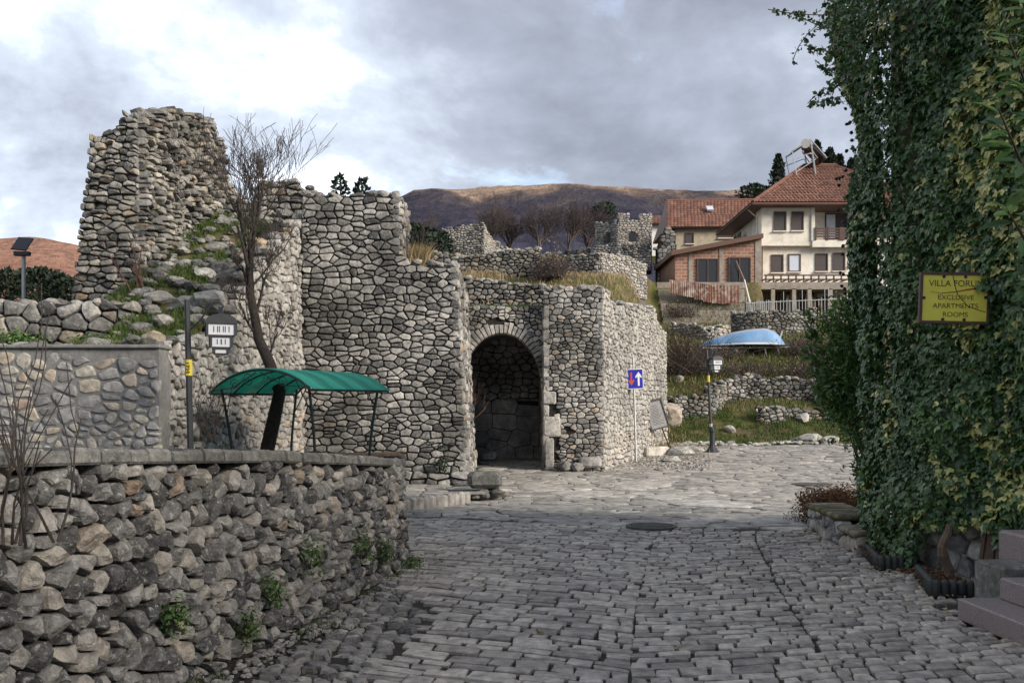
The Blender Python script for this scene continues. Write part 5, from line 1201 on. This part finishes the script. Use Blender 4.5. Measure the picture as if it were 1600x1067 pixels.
def conif(px, base_y, top_y, Y, w, lab, seed, n=900, s=.28, cone=True, grp='cypresses behind the houses', cat='tree', nm='cypress_tree'):
    r_ = random.Random(seed); p = P(px, base_y, Y); H = P(px, top_y, Y).z - p.z; t = thing(nm, p, lab, cat, grp); b = MB(); b.tube([p - Vector((0, 0, 1)), p + Vector((0, 0, H * .9))], [w * .1, .02], 5); b.build('trunk', M['bark'], t); b = MB()
    for _ in range(n):
        h = r_.random() ** .8; a = r_.uniform(0, 6.28); rad = w / 2 * ((1 - h) ** .7 * .95 + .06 if cone else math.sqrt(max(0, 1 - (2 * h - 1) ** 2))) * math.sqrt(r_.random()) * (1 + .4 * noise.noise(Vector((math.cos(a) * 1.5, math.sin(a) * 1.5, h * 7 + seed))))
        q = p + Vector((rad * math.cos(a), rad * math.sin(a), h * H)); add_leaf(b, q, rvec(r_), Vector((math.cos(a) * .5, math.sin(a) * .5, 1 if cone else .3)) + rvec(r_) * .3, s * r_.uniform(.6, 1.4), 'oval', r_.random(), r_)
    b.build('crown', M['conifer'], t, kind='stuff')
for i, (x, b0, t0, Y, w, lab) in enumerate([(1216, 320, 244, 84, 2.0, 'pointed cypress left of the solar water heater'), (1277, 300, 222, 86, 1.8, 'slim cypress top directly behind the solar water heater'), (1297, 300, 234, 84, 2.2, 'cypress top just right of the solar water heater'), (1312, 300, 244, 86, 1.6, 'low cypress tip beside a taller one above hipped roof'), (1331, 300, 250, 84, 2.0, 'cypress top above right end of the hipped roof')]): conif(x, b0, t0, Y, w, lab, 200 + i, 1600, .26)
conif(1178, 325, 290, 84, 2.6, 'round dark evergreen above the long tile roof', 210, 900, .3, False, 'evergreens', nm='evergreen_tree'); conif(1196, 325, 294, 86, 2.2, 'dark evergreen clump beside the pointed cypress', 211, 700, .3, False, 'evergreens', nm='evergreen_tree')
conif(945, 350, 318, 90, 2.6, 'dark pine crown behind the battlemented tower', 212, 700, .3, False, 'evergreens', nm='pine_tree')
for i, (x, b0, t0, Y, w, lab) in enumerate([(648, 410, 352, 40, 1.7, 'dark evergreen bush beside the stepped tower top'), (678, 412, 362, 42, 1.6, 'grey green bush left of the square ruin'), (532, 330, 279, 34, .5, 'small pine tip showing above stepped tower'), (565, 330, 283, 34, .5, 'second small pine tip above stepped tower'), (12, 475, 425, 27, 1.2, 'dark pine bush left of solar lamp'), (62, 475, 424, 30, 1.6, 'broad pine bush right of solar lamp'), (95, 475, 432, 28, 1.0, 'pine bush against the broken tower')]): conif(x, b0, t0, Y, w, lab, 220 + i, 700 if w > .6 else 170, .2 if Y > 28 else .15, False, 'dark evergreen bushes', 'bush', 'evergreen_bush')
# ------------------------------------------------------------------ grass, brambles, weeds
rgz = random.Random(301)
b = MB(); b2 = MB(); nblade = 0
for _ in range(5200):
    x, y = rgz.uniform(1040, 1345), rgz.uniform(560, 706); p = G(x, y, 31)
    if p.y < 33.4 + .5 * noise.noise(Vector((p.x * 1.7, 0, 0))): continue
    gnz = noise.noise(Vector((p.x * .5, p.y * .5, 4)))
    if noise.noise(Vector((p.x * 1.3, p.y * 1.1, 40))) < -.18: continue
    if y > 640 - 25 * gnz: blades(b, rgz, p - Vector((0, 0, .05)), 5, .16, .12, .0, .75, .012)
    elif rgz.random() < .8: blades(b2, rgz, p - Vector((0, 0, .05)), 5, .2, .16, .2 + .2 * gnz, 1, .013)
tag(b.build('grass', M['green_grass'], kind='stuff'), 'short green grass round the excavated foundations', 'grass'); 
for _ in range(5000):
    x, y = rgz.uniform(1040, 1330), rgz.uniform(470, 600); p = G(x, y, 36, 58)
    if p.y > 57: continue
    blades(b2, rgz, p - Vector((0, 0, .05)), 4, .22, .2, .25 + .25 * noise.noise(Vector((p.x * .4, p.y * .4, 4))), 1, .015)
tag(b2.build('dry_grass', M['grass'], kind='stuff'), 'yellowish dry grass on the slope round the boat', 'grass')
def bank_pt(): X, Y = rgz.uniform(-7.3, -4.75), rgz.uniform(13.4, 23); return Vector((X, Y, terrain(X, Y)))
b = MB()
for _ in range(6500):
    p = bank_pt(); g_ = noise.noise(Vector((p.x * .9, p.y * .9, 1)))
    if g_ > -.22: blades(b, rgz, p - Vector((0, 0, .06)), 5, .12 + .06 * g_, .07, 0, .8 if p.y > 14.6 else 1, .008)
tag(b.build('grass', M['green_grass'], kind='stuff'), 'green grass on the steep bank below the broken tower', 'grass')
rks = random.Random(302)
BK = [(250, 470, .3), (300, 452, .24), (335, 478, .45), (350, 425, .38), (275, 440, .2), (322, 430, .22), (285, 395, .2), (255, 505, .25), (345, 500, .3), (312, 335, .2), (270, 355, .18), (240, 430, .22), (362, 455, .4), (330, 455, .25), (295, 478, .3), (262, 330, .2), (340, 390, .25), (232, 485, .2), (352, 350, .22), (310, 510, .2)]
for x, y, s in BK:
    p = G(x, y, 13.3, 24); b = MB(); rock(b, p + Vector((0, 0, s * .1)), s * .8, rks, .55, rks.random() * .75, 1.3, .8); tag(b.build('bank_stone', M['stone_ruin'], origin=p), 'loose grey stone lying in grass of the steep bank', 'stone', 'stones in the grass bank')
b = MB()
for _ in range(300):
    p = bank_pt(); rock(b, p, rks.uniform(.04, .17), rks, .6, rks.random() * .8)
tag(b.build('scree', M['stone_ruin'], kind='stuff'), 'small scattered stones on the steep grass bank', 'stones')
b = MB()
for X, Y, z, n, h in [(-2.6, 28.6, 5.5, 260, .35)]: pass
for _ in range(800):
    X = rgz.uniform(-2.3, 1.6); blades(b, rgz, (X, rgz.uniform(28.9, 30.2), terrain(X, 29.6) + .05), 3, .3, .1, 0, 1, .012)
for _ in range(1500):
    X = rgz.uniform(.6, 6.2); Y = rgz.uniform(29, 46); blades(b, rgz, (X, Y, terrain(X, Y) - .05), 4, .2, .15, 0, 1, .012)
for _ in range(120): X = rgz.gauss(-1.2, .5); Y = rgz.uniform(33.2, 34.4); blades(b, rgz, (X, Y, terrain(X, Y)), 5, .4, .12, 0, 1, .013)
tag(b.build('dry_grass', M['straw'], kind='stuff'), 'straw coloured dry grass on the terraces above the archway', 'grass')
b = MB()
for _ in range(130): blades(b, rgz, (rgz.gauss(-1.98, .1), rgz.gauss(20.3, .12), 4.5), 7, .62, .05, 0, 1, .008, .28)
tag(b.build('grass_tuft', M['straw'], kind='stuff'), 'tall straw tuft on the lower step of the tower', 'grass')
b = MB()
for _ in range(900):
    X = rgz.uniform(-1.4, .8); blades(b, rgz, (X, rgz.uniform(24.5, 27.9), 4.24), 5, .14, .06, 0, .8, .009)
tag(b.build('grass', M['green_grass'], kind='stuff'), 'green grass strip on top of the archway roof', 'grass')
def bramble(x, y, w, h, lab, seed, n=700):
    r_ = random.Random(seed); p = G(x, y, 33); t = thing('bramble', p, lab, 'bush', 'dry brambles on the slope'); k = p.y / FPX; W, H = w * k, h * k; b = MB(); bs = MB()
    for _ in range(n // 3):
        q = p + Vector((r_.gauss(0, W * .28), r_.gauss(0, .5), 0)); d = Vector((r_.gauss(0, .6), r_.gauss(0, .4), 1)).normalized(); L = H * r_.uniform(.5, 1.1); bs.tube([q, q + d * L * .6, q + d * L + Vector((r_.gauss(0, .15), 0, -.08))], .009, 3, r_.random(), cap=False)
    for _ in range(n): q = p + Vector((r_.gauss(0, W * .27), r_.gauss(0, .45), abs(r_.gauss(0, H * .42)))); add_leaf(b, q, rvec(r_), rvec(r_), r_.uniform(.05, .12), 'oval', r_.random(), r_)
    b.build('dry_leaves', M['drybush'], t, kind='stuff'); bs.build('stems', M['fartwig'], t, kind='stuff')
for i, a in enumerate([(1072, 585, 70, 75, 'tall brown bramble beside the gate tower corner', 401, 900), (1150, 588, 110, 28, 'low purplish bramble below the boat', 402, 700), (1262, 590, 90, 35, 'brown bramble patch right of the grass clearing', 403, 700), (1255, 555, 90, 35, 'dry bramble beside the stern of the boat', 404, 700), (1130, 560, 60, 20, 'dark scrub under the boat bow', 405, 600), (1062, 500, 45, 26, 'dark bramble under the concrete yard wall', 406, 500), (862, 436, 42, 42, 'leafless bramble filling the gap between two hillside walls', 407, 900)]): bramble(*a)
# straw bush and plants on terrace
def leafy(name, c, rad, n, s, mat, lab, cat, seed, kind='oval', grp=None, up=.5):
    r_ = random.Random(seed); t = thing(name, c, lab, cat, grp); b = MB(); leaf_blob(b, r_, Vector(c) + Vector((0, 0, rad[2] * .6)), rad, n, s, kind, 0, 1, .25, up); b.build('foliage', M[mat], t, kind='stuff')
    b = MB()
    for _ in range(9): d = rvec(r_); d.z = abs(d.z) + .3; b.tube([c, Vector(c) + Vector((d.x * rad[0], d.y * rad[1], d.z * rad[2])) * .8], .006, 4)
    b.build('stems', M['twig'], t, kind='stuff'); return t
leafy('green_plant', (P(20, 525, 14.6).x, 14.6, 2.58), (.55, .3, .18), 900, .06, 'leaf', 'low bright green plant on terrace at foot of dry stone wall near its far end', 'plant', 501)
leafy('green_plant', (P(150, 525, 14.6).x, 14.6, 2.58), (.48, .3, .15), 800, .06, 'leaf', 'low bright green plant on terrace below broken tower corner', 'plant', 502)
for i, (u_, z_, s_, lab) in enumerate([(4.1, .38, .10, 'fern like weed low on the near wall by the cane shrub'), (5.35, .28, .12, 'green weed clump between stones near wall foot'), (6.0, .42, .16, 'largest green weed clump on the rubble wall'), (7.2, .32, .15, 'leafy weed clump halfway along the rubble wall foot'), (7.9, .18, .13, 'green weed clump near the far foot of the rubble wall'), (5.0, .12, .11, 'small weed at the very foot of rubble wall')]):
    leafy('wall_weed', fA(u_, z_, .09), (s_, s_, s_ * 1.3), 240, .032, 'leaf', lab, 'plant', 510 + i, grp='weeds on the rubble wall')
leafy('wall_weed', (-1.05, 10.1, .02), (.16, .3, .06), 200, .03, 'leaf', 'low green tuft at road edge by wall end', 'plant', 520)
leafy('wall_weed', P(690, 735, 19.0), (.2, .15, .22), 160, .06, 'conifer', 'dark weed on the plinth of the stepped tower', 'plant', 521)
b = MB(); re2 = random.Random(620)
for _ in range(170):
    X = re2.uniform(5.2, 12.5); Y = 33.0 + .9 * noise.noise(Vector((X * .45, 2, 0))) + abs(re2.gauss(0, .35)); s = re2.uniform(.03, .13); rock(b, (X, Y, terrain(X, Y) - .02), s, re2, .5, re2.uniform(.3, .9), 1.4, 1)
tag(b.build('edge_stones', M['stone_warm'], kind='stuff'), 'scattered stones where the paving meets the grass', 'stones')
for k, (x, y, s, lab) in enumerate([(1262, 688, .38, 'flat pale slab at the grass edge near the oleander'), (1298, 690, .34, 'second pale slab beside it at the grass edge'), (1140, 672, .2, 'small white rock in grass beside the lamp post'), (1255, 655, .3, 'large whitish rock among the low foundation stones'), (1172, 588, .22, 'white rock in the dry grass below the boat'), (1060, 594, .25, 'grey rock under the tall bramble')]):
    c = G(x, y, 30); b = MB(); rock(b, c + Vector((0, 0, s * .1)), s, re2, .5 if k < 2 else .8, .9, 1.4, .9); tag(b.build('rock', M['slab'], origin=c), lab, 'rock')
# ------------------------------------------------------------------ right side: ivy wall, sign, steps, planters
IV = [(4.85, 12.3), (4.40, 11.4), (4.2, 10.5), (4.3, 9.8), (4.66, 9.1), (4.95, 8.45), (5.9, 7.8)]
fV = path_map(list(reversed(IV)));  fV2 = path_map(IV)
gw = thing('garden_wall', (4.6, 9.8, 0), 'rough stone garden wall hidden under thick ivy', 'wall'); rv = random.Random(601)
core(fV2, 0, fV2.L, lambda u: 0, lambda u: 6.6, .5, M['plaster2'], gw, 'wall_body', 40, -.10, 0)
emit(stones_on(fV2, rv, 2.2, 5.0, lambda u: 0, lambda u: .75, .2, .2, gap=.03, asp=1, bulge=.035, proud=-.06, depth=.1, jit=.45), gw, M['stone_warm'])
iv = thing('ivy', (4.2, 9.9, 0), 'towering wall of dark green ivy with yellow variegated patches', 'ivy'); bl = MB(); rvv = random.Random(602)
cS = P(1491, 466, 9.0); mS = Matrix.Translation(cS) @ Matrix.Rotation(R(-9), 4, 'Z') @ Matrix.Rotation(R(2), 4, 'Y') @ Matrix.Rotation(R(90), 4, 'X'); mSi = mS.inverted()
def in_sign(p):                       # the ivy is clipped away round the sign board
    q = mSi @ p; f = max(q.z, 0)
    return -.33 - .5 * f < q.x < .31 and -.25 - .2 * f < q.y < .25 and q.z > -.12 and not (q.x > .2 and q.y > .1 and q.z < .1 and rvv.random() < .5)
LV = fV2.L
for _ in range(52000):
    u = rvv.uniform(0.2, LV); z = rvv.uniform(.05, 6.6)
    lowz = interp([(0, .3), (1.2, .25), (2.0, .06), (2.6, .1), (2.75, .45), (3.3, .55), (3.6, .35), (4.2, .62), (9, .6)], u) + .12 * noise.noise(Vector((u * 3, 0, 0)))
    if z < lowz: continue
    big = noise.noise(Vector((u * .9, z * .7, 11))); med = noise.noise(Vector((u * 2.6, z * 2.3, 5)))
    out = .16 + .20 * big + .13 * med + .30 * sstep(4.9, 5.9, z) * sstep(3.0, 1.0, u) + .10 * sstep(1.2, 2.2, z) + .22 * sstep(3.7, 4.3, u) * sstep(2.2, 1.2, z)
    hole = noise.noise(Vector((u * 1.5, z * 1.1, 31)))
    d = out * (1 - (.95 if hole > .42 else .5) * rvv.random() ** 2) ; p = fV2(u, z, d)
    if in_sign(p): continue
    p0 = fV2(u, z, 0); nn = (fV2(u, z, .1) - p0).normalized()
    var = .75 * noise.noise(Vector((u * 3.0, z * 2.4, 70))) + .4 * noise.noise(Vector((u * .9, z * .6, 20))) + .42 * sstep(2.6, 3.6, u) * (.45 + .55 * sstep(.8, 2.6, z)) - .30
    yl = (var > .0 and rvv.random() < .34 + .5 * var) or (var > -.2 and rvv.random() < .05)
    t = rvv.uniform(.93, 1) if yl else min(.9, max(0, .38 + .25 * med + rvv.gauss(0, .18)))
    add_leaf(bl, p, nn + rvec(rvv) * .75 + Vector((0, 0, .35)), Vector((rvv.gauss(0, .5), rvv.gauss(0, .3), -1)), rvv.uniform(.038, .095) * (1.2 if u > 3.0 else 1), 'ivy', t, rvv)
# hanging strands with berries
bst = MB(); bbr = MB()
for (x0, y0, x1, y1, x2, y2) in [(1330, 20, 1270, 30, 1200, 15), (1320, 5, 1250, 40, 1238, 100), (1335, 60, 1290, 95, 1258, 70), (1345, 110, 1290, 130, 1262, 162), (1350, 140, 1310, 150, 1265, 165), (1340, 40, 1300, 60, 1240, 20), (1345, 170, 1335, 230, 1330, 300), (1340, 90, 1318, 140, 1275, 95), (1338, 260, 1325, 300, 1322, 330), (1345, 20, 1300, 10, 1255, -20), (1350, 60, 1320, 90, 1300, 150), (1350, 0, 1300, 40, 1290, 110)]:
    Ys = rvv.uniform(9.6, 10.4); A_, B_, C_ = P(x0 + 20, y0, Ys), P(x1, y1, Ys - .2), P(x2, y2, Ys - .3); pts = [A_ * (1 - t) ** 2 + B_ * 2 * t * (1 - t) + C_ * t * t for t in [i / 12 for i in range(13)]]; bst.tube(pts, .005, 4, cap=False)
    for i in range(70):
        t = rvv.random() ** 1.25; q = pts[min(12, int(t * 12))].lerp(pts[min(12, int(t * 12) + 1)], t * 12 % 1); sp = .10 * (1 - t) ** 1.2 + .015; q = q + rvec(rvv) * sp; add_leaf(bl, q, rvec(rvv) + Vector((0, -.5, .3)), rvec(rvv) + Vector((0, 0, -.6)), rvv.uniform(.035, .065), 'ivy', rvv.uniform(.1, .6), rvv)
for _ in range(70):
    z = rvv.uniform(2.9, 5.7); u = rvv.uniform(.3, 1.2); p = fV2(u, z, .40 + rvv.uniform(-.1, .12)); rock(bbr, p, .022, rvv, 1, .1)
for k in range(14):
    u = rvv.uniform(2.8, 4.6); zz = rvv.uniform(1.2, 3); bst.tube([fV2(u, .0, .12), fV2(u + .1, zz * .4, .08), fV2(u + rvv.uniform(-.3, .3), zz, .06)], [.03, .022, .01], 5, cap=False)
pst = [P(1478 + 6 * math.sin(i), 915 - i * 12, 8.95) for i in range(9)]; bst.tube(pst, [.05, .045, .045, .04, .05, .045, .04, .035, .03], 7)
bl.build('leaves', M['ivy'], iv, kind='stuff'); bst.build('stems', plain_mat('ivy_stem', (.13, .09, .065), .9, var=.4, scale=30, bump=.01), iv); bbr.build('berries', M['iron'], iv, kind='stuff')
# villa sign
M['signy'] = plain_mat('yellow_green_board', (.74, .67, .09), .5, var=.1, bump=0); M['lettering'] = plain_mat('brown_lettering', (.13, .06, .02), .6, var=.05, bump=0); M['swoosh'] = plain_mat('red_swoosh', (.30, .06, .015), .5, var=.1, bump=0)
vs_ = thing('villa_sign', cS - Vector((0, 0, .24)), 'yellow villa sign board in dark frame among the ivy', 'sign')
b = MB(); b.prism([(-.285, -.215), (.285, -.215), (.285, .215), (-.285, .215)], -.01, .01, mS); bd = b.build('board', M['signy'], vs_)
b = MB()
for x0, x1, y0, y1 in ((-.31, -.285, -.24, .24), (.285, .305, -.24, .24), (-.285, .285, .215, .24), (-.285, .285, -.24, -.215)): b.prism([(x0, y0), (x1, y0), (x1, y1), (x0, y1)], -.04, .02, mS)
b.build('frame', M['brown'], vs_)
for x, y in ((-.1, .2), (.09, .2), (-.1, -.2), (.09, -.2), (-.272, 0), (.272, .01)):
    b = MB(); b.prism([(x - .012, y - .012), (x + .012, y - .012), (x + .012, y + .012), (x - .012, y + .012)], .01, .018, mS); b.build('clip', M['iron'], vs_)
for s_, y, sz in (('VILLA FORUM', .135, .083), ('EXCLUSIVE', .005, .064), ('APARTMENTS', -.075, .064), ('ROOMS', -.155, .064)): text_mesh('lettering', s_, sz, M['lettering'], bd, mS @ Matrix.Translation((.01, y, .012)), .001, xs=.95 if y > .1 else 1.02)
b = MB(); cv = [(-.22, .058), (-.12, .048), (0, .062), (.1, .085), (.17, .098), (.255, .1)]; th = [.001, .006, .009, .013, .015, .016]
b.prism([p for p in cv] + [(x, y - t_) for (x, y), t_ in reversed(list(zip(cv, th)))][::1], .0105, .013, mS); b.build('swoosh', M['swoosh'], bd)
b = MB(); pv = [(1488, 425), (1492, 445), (1496, 460), (1503, 468), (1512, 478), (1524, 483), (1540, 488)]; b.tube([P(x, y, 8.88) for x, y in pv], .004, 4); o_ = b.build('creeping_tendril', M['bark'], iv)
# glossy laurel branch entering from the right
lt = thing('laurel_shrub', P(1640, 520, 5.8), 'glossy long leaved laurel shrub in front of the ivy', 'shrub'); b = MB(); bs = MB(); rl_ = random.Random(603)
for (x0, y0, x1, y1) in [(1660, 430, 1560, 170), (1670, 330, 1575, 60), (1660, 500, 1575, 330), (1690, 300, 1590, -20), (1650, 400, 1590, 250)]:
    a, c = P(x0, y0, 5.9), P(x1, y1, 5.5); bs.tube([a, a.lerp(c, .5) + Vector((0, 0, .05)), c], [.016, .011, .005], 5)
    for i in range(20):
        t = .3 + .7 * rl_.random(); q = a.lerp(c, t); d = rvec(rl_); d = (d + (c - a).normalized() * .6 + Vector((-.2, 0, 0))).normalized(); add_leaf(b, q, Vector((rl_.gauss(0, .4), -.7, .8)), d, rl_.uniform(.13, .21), 'long', rl_.random(), rl_)
bs.build('branches', M['twig'], lt); b.build('leaves', M['leaf'], lt, smooth=True, kind='stuff')
# oleander bush behind the ivy corner
ob = thing('oleander_bush', (4.45, 13.2, .1), 'green oleander bush with bare lower stems behind the ivy corner', 'bush'); b = MB(); bs = MB(); ro = random.Random(604)
for k in range(46):
    bx0 = Vector((4.98 + ro.gauss(0, .1), 13.2 + ro.gauss(0, .2), .8)); e = P(ro.uniform(1262, 1345), ro.uniform(470, 640), 12.8 + ro.uniform(-.5, .6)); 
    if e.z < 1.6 and e.x < 4.2: e.x += .3
    m_ = bx0.lerp(e, .5) + Vector((.05, 0, .12)); bs.tube([bx0 - Vector((0, 0, .8)), bx0, m_, e], [.014, .012, .008, .004], 4, cap=False)
    for i in range(60):
        t = 1 - .42 * ro.random() ** 1.3; q = m_.lerp(e, t * 2 - 1 if t > .5 else 0) + rvec(ro) * .06; d = ((e - m_).normalized() + rvec(ro) * .8).normalized(); add_leaf(b, q, rvec(ro) + Vector((0, -.3, .7)), d, ro.uniform(.08, .15), 'long', ro.random(), ro)
for k in range(5200):
    yy_ = ro.uniform(455, 750); q = P(1300, yy_, 12.4 + ro.uniform(-.3, .5)); x = 1380 - abs(ro.gauss(0, (34 if yy_ < 690 else 20) + 14 * noise.noise(Vector((yy_ / 40, 3, 0))))); q.x = (x - 800) / FPX * q.y
    add_leaf(b, q, rvec(ro) + Vector((-.3, -.5, .4)), rvec(ro) - Vector((0, 0, .4)), ro.uniform(.05, .1), 'long', ro.random() * .6, ro)
bs.build('stems', M['twig'], ob, kind='stuff'); b.build('leaves', M['leaf'], ob, kind='stuff')
# rusty ground shrub, mossy low wall
cR = Vector((4.72, 14.0, 0)); leafy('rusty_shrub', cR, (.62, .6, .36), 12000, .045, 'rustleaf', 'low dome of rust brown foliage behind the mossy low wall', 'shrub', 605, up=.3)
b = MB(); 
for _ in range(2): pass
ml = thing('mossy_low_wall', (4.1, 11.9, 0), 'low stone wall with moss covered slab top beside the ivy', 'wall'); rm = random.Random(606)
fM = face_map((4.12, 13.0), (3.92, 10.75)); fMe = face_map((3.92, 10.75), (4.4, 10.72)); tM = lambda u: interp([(0, .33), (1.45, .33), (1.5, .22), (3, .2)], u)
fM = face_map((4.02, 12.95), (3.9, 10.75))
emit(stones_on(fM, rm, 0, fM.L, lambda u: 0, tM, .17, .22, gap=.03, asp=1.2, bulge=.03, proud=.0), ml, M['stone_warm']); core(fM, 0, fM.L, lambda u: 0, tM, .45, M['mortar_grey'], ml, n=60)
M['mossy'] = plain_mat('moss_slab', (.10, .092, .035), .95, var=.5, scale=9, bump=.02, dirt=(.30, .265, .23), dirt_amt=.85)
for u0, u1, z in ((-.05, .7, .36), (.71, 1.45, .36), (1.46, 2.2, .245)):
    b = MB(); p = fM((u0 + u1) / 2, z, -.2); b.box(p, (u1 - u0, .52, .075), math.atan2(-2.2, -.12), bev=.025, rnd=rm.random()); b.build('cap_slab', M['mossy'], ml)
# planters of ribbed edging
M['edging'] = plain_mat('dark_ribbed_edging', (.05, .055, .055), .7, var=.35, scale=10, bump=.003, dirt=(.05, .07, .03))
def planter(pts, lab, seed):
    r_ = random.Random(seed); t = thing('planter', (*pts[1], 0), lab, 'planter', 'ribbed planters')
    for (a, c) in zip(pts, pts[1:]):
        a, c = Vector((*a, 0)), Vector((*c, 0)); n = max(3, int((c - a).length / .062)); an = math.atan2(c.y - a.y, c.x - a.x)
        for i in range(n):
            p = a.lerp(c, (i + .5) / n); b = MB(); b.lathe(p, [(.034, 0), (.034, .135), (.028, .15), (.012, .156)], 8); b.build('palisade_stake', M['edging'], t, smooth=True, origin=p)
    q = pts + [(pts[-1][0] + .05, pts[-1][1] + .9), (pts[0][0] + .3, pts[0][1] + .2)]; b = MB(); b.prism(fix([(x, y) for x, y in q]), .0, .1); b.build('soil', M['mortar_dark'], t)
    b = MB()
    for _ in range(260):
        k = r_.random(); p = Vector((lerp(pts[1][0], pts[2][0], r_.random()), lerp(pts[1][1], pts[0][1], r_.random()), .115)); add_leaf(b, p, Vector((r_.gauss(0, .4), r_.gauss(0, .4), 1)), rvec(r_), r_.uniform(.03, .06), 'oval', r_.random(), r_)
    b.build('leaf_litter', M['rustleaf'], t, kind='stuff')
planter([(3.98, 10.75), (3.76, 9.86), (4.15, 9.82)], 'dark ribbed planter at the ivy corner by mossy wall', 701)
planter([(3.93, 9.3), (3.70, 8.45), (4.12, 8.4)], 'dark ribbed planter in front of the bare stone base by steps', 702)
# granite steps and pillar
stp = thing('granite_steps', (3.9, 6.8, 0), 'speckled pink granite steps leading up to the right', 'steps')
b = MB(); b.box((4.55, 6.35, .085), (2.0, 2.5, .17), R(2), bev=.012); b.build('step', M['granite'], stp)
b = MB(); b.box((4.85, 6.45, .255), (2.0, 2.2, .172), R(2), bev=.012); b.build('step', M['granite'], stp)
b = MB(); b.box((5.15, 6.5, .425), (2.0, 2.1, .172), R(2), bev=.012); b.build('step', M['granite'], stp)
b = MB(); b.box((4.05, 7.85, .2), (.34, .42, .4), R(3), bev=.02); b.build('cheek_block', M['cap'], stp)
gp = MB(); gp.box((4.44, 8.05, .47), (.5, .45, .3), R(3), bev=.02); tag(gp.build('gate_pillar', M['granite'], origin=(4.33, 7.95, .35)), 'square granite gate pillar under overhanging ivy beside steps', 'pillar')
# fallen leaves along the kerb
b = MB()
for _ in range(340):
    X, Y = rv.choice([(rv.gauss(3.5, .12), rv.uniform(5.5, 8.3)), (rv.gauss(3.75, .15), rv.uniform(8.2, 10)), (rv.uniform(-1.5, 3.4), rv.uniform(5, 10))]) if rv.random() < .95 else (0.2, 7)
    add_leaf(b, Vector((X, Y, .035)), Vector((rv.gauss(0, .3), rv.gauss(0, .3), 1)), rvec(rv), rv.uniform(.025, .05), 'oval', rv.random(), rv)
tag(b.build('fallen_leaves', M['straw'], kind='stuff'), 'dry leaves scattered on the cobbles near the steps', 'leaves')
b = MB(); rq = random.Random(801)
for _ in range(1500):
    Y = rq.uniform(4.6, 10.4); X = wallA_x(Y) + .1 + abs(rq.gauss(0, .16)); s = rq.uniform(.006, .028)
    if rq.random() < .6: rock(b, (X, Y, -.01 + s * .2), s, rq, .6) if s > .016 else b.box((X, Y, -.012 + s * .3), (s * 2, s * 1.4, s), rq.uniform(0, 3), rq.random())
tag(b.build('gravel', M['pebble'], kind='stuff'), 'loose grit and small stones along the foot of rubble wall', 'gravel')
b = MB()
for _ in range(420):
    Y = rq.uniform(4.8, 10.6); X = wallA_x(Y) + .08 + abs(rq.gauss(0, .12))
    if noise.noise(Vector((X * 2, Y * 1.6, 8))) > .05: blades(b, rq, (X, Y, -.02), 5, .055, .03, 0, .8, .004)
tag(b.build('grass', M['green_grass'], kind='stuff'), 'sparse green weeds along the foot of the near rubble wall', 'grass')
# unseen villa mass, added and sized to shade the near wall and road
shade_mass = thing('villa', (9, 1, 0), 'unseen villa mass beyond the ivy, added to shade the near wall', 'building')
b = MB(); b.box((12.8, 0.0, 3.2), (8, 14.0, 6.4)); b.build('wall', M['plaster'], shade_mass)
b = MB(); b.prism([(-4.5, 0), (4.5, 0), (0, 1.8)], -7.6, 7.6, Matrix.Translation((12.8, 0, 6.4)) @ Matrix.Rotation(R(90), 4, 'X')); b.build('roof', M['tile'], shade_mass)
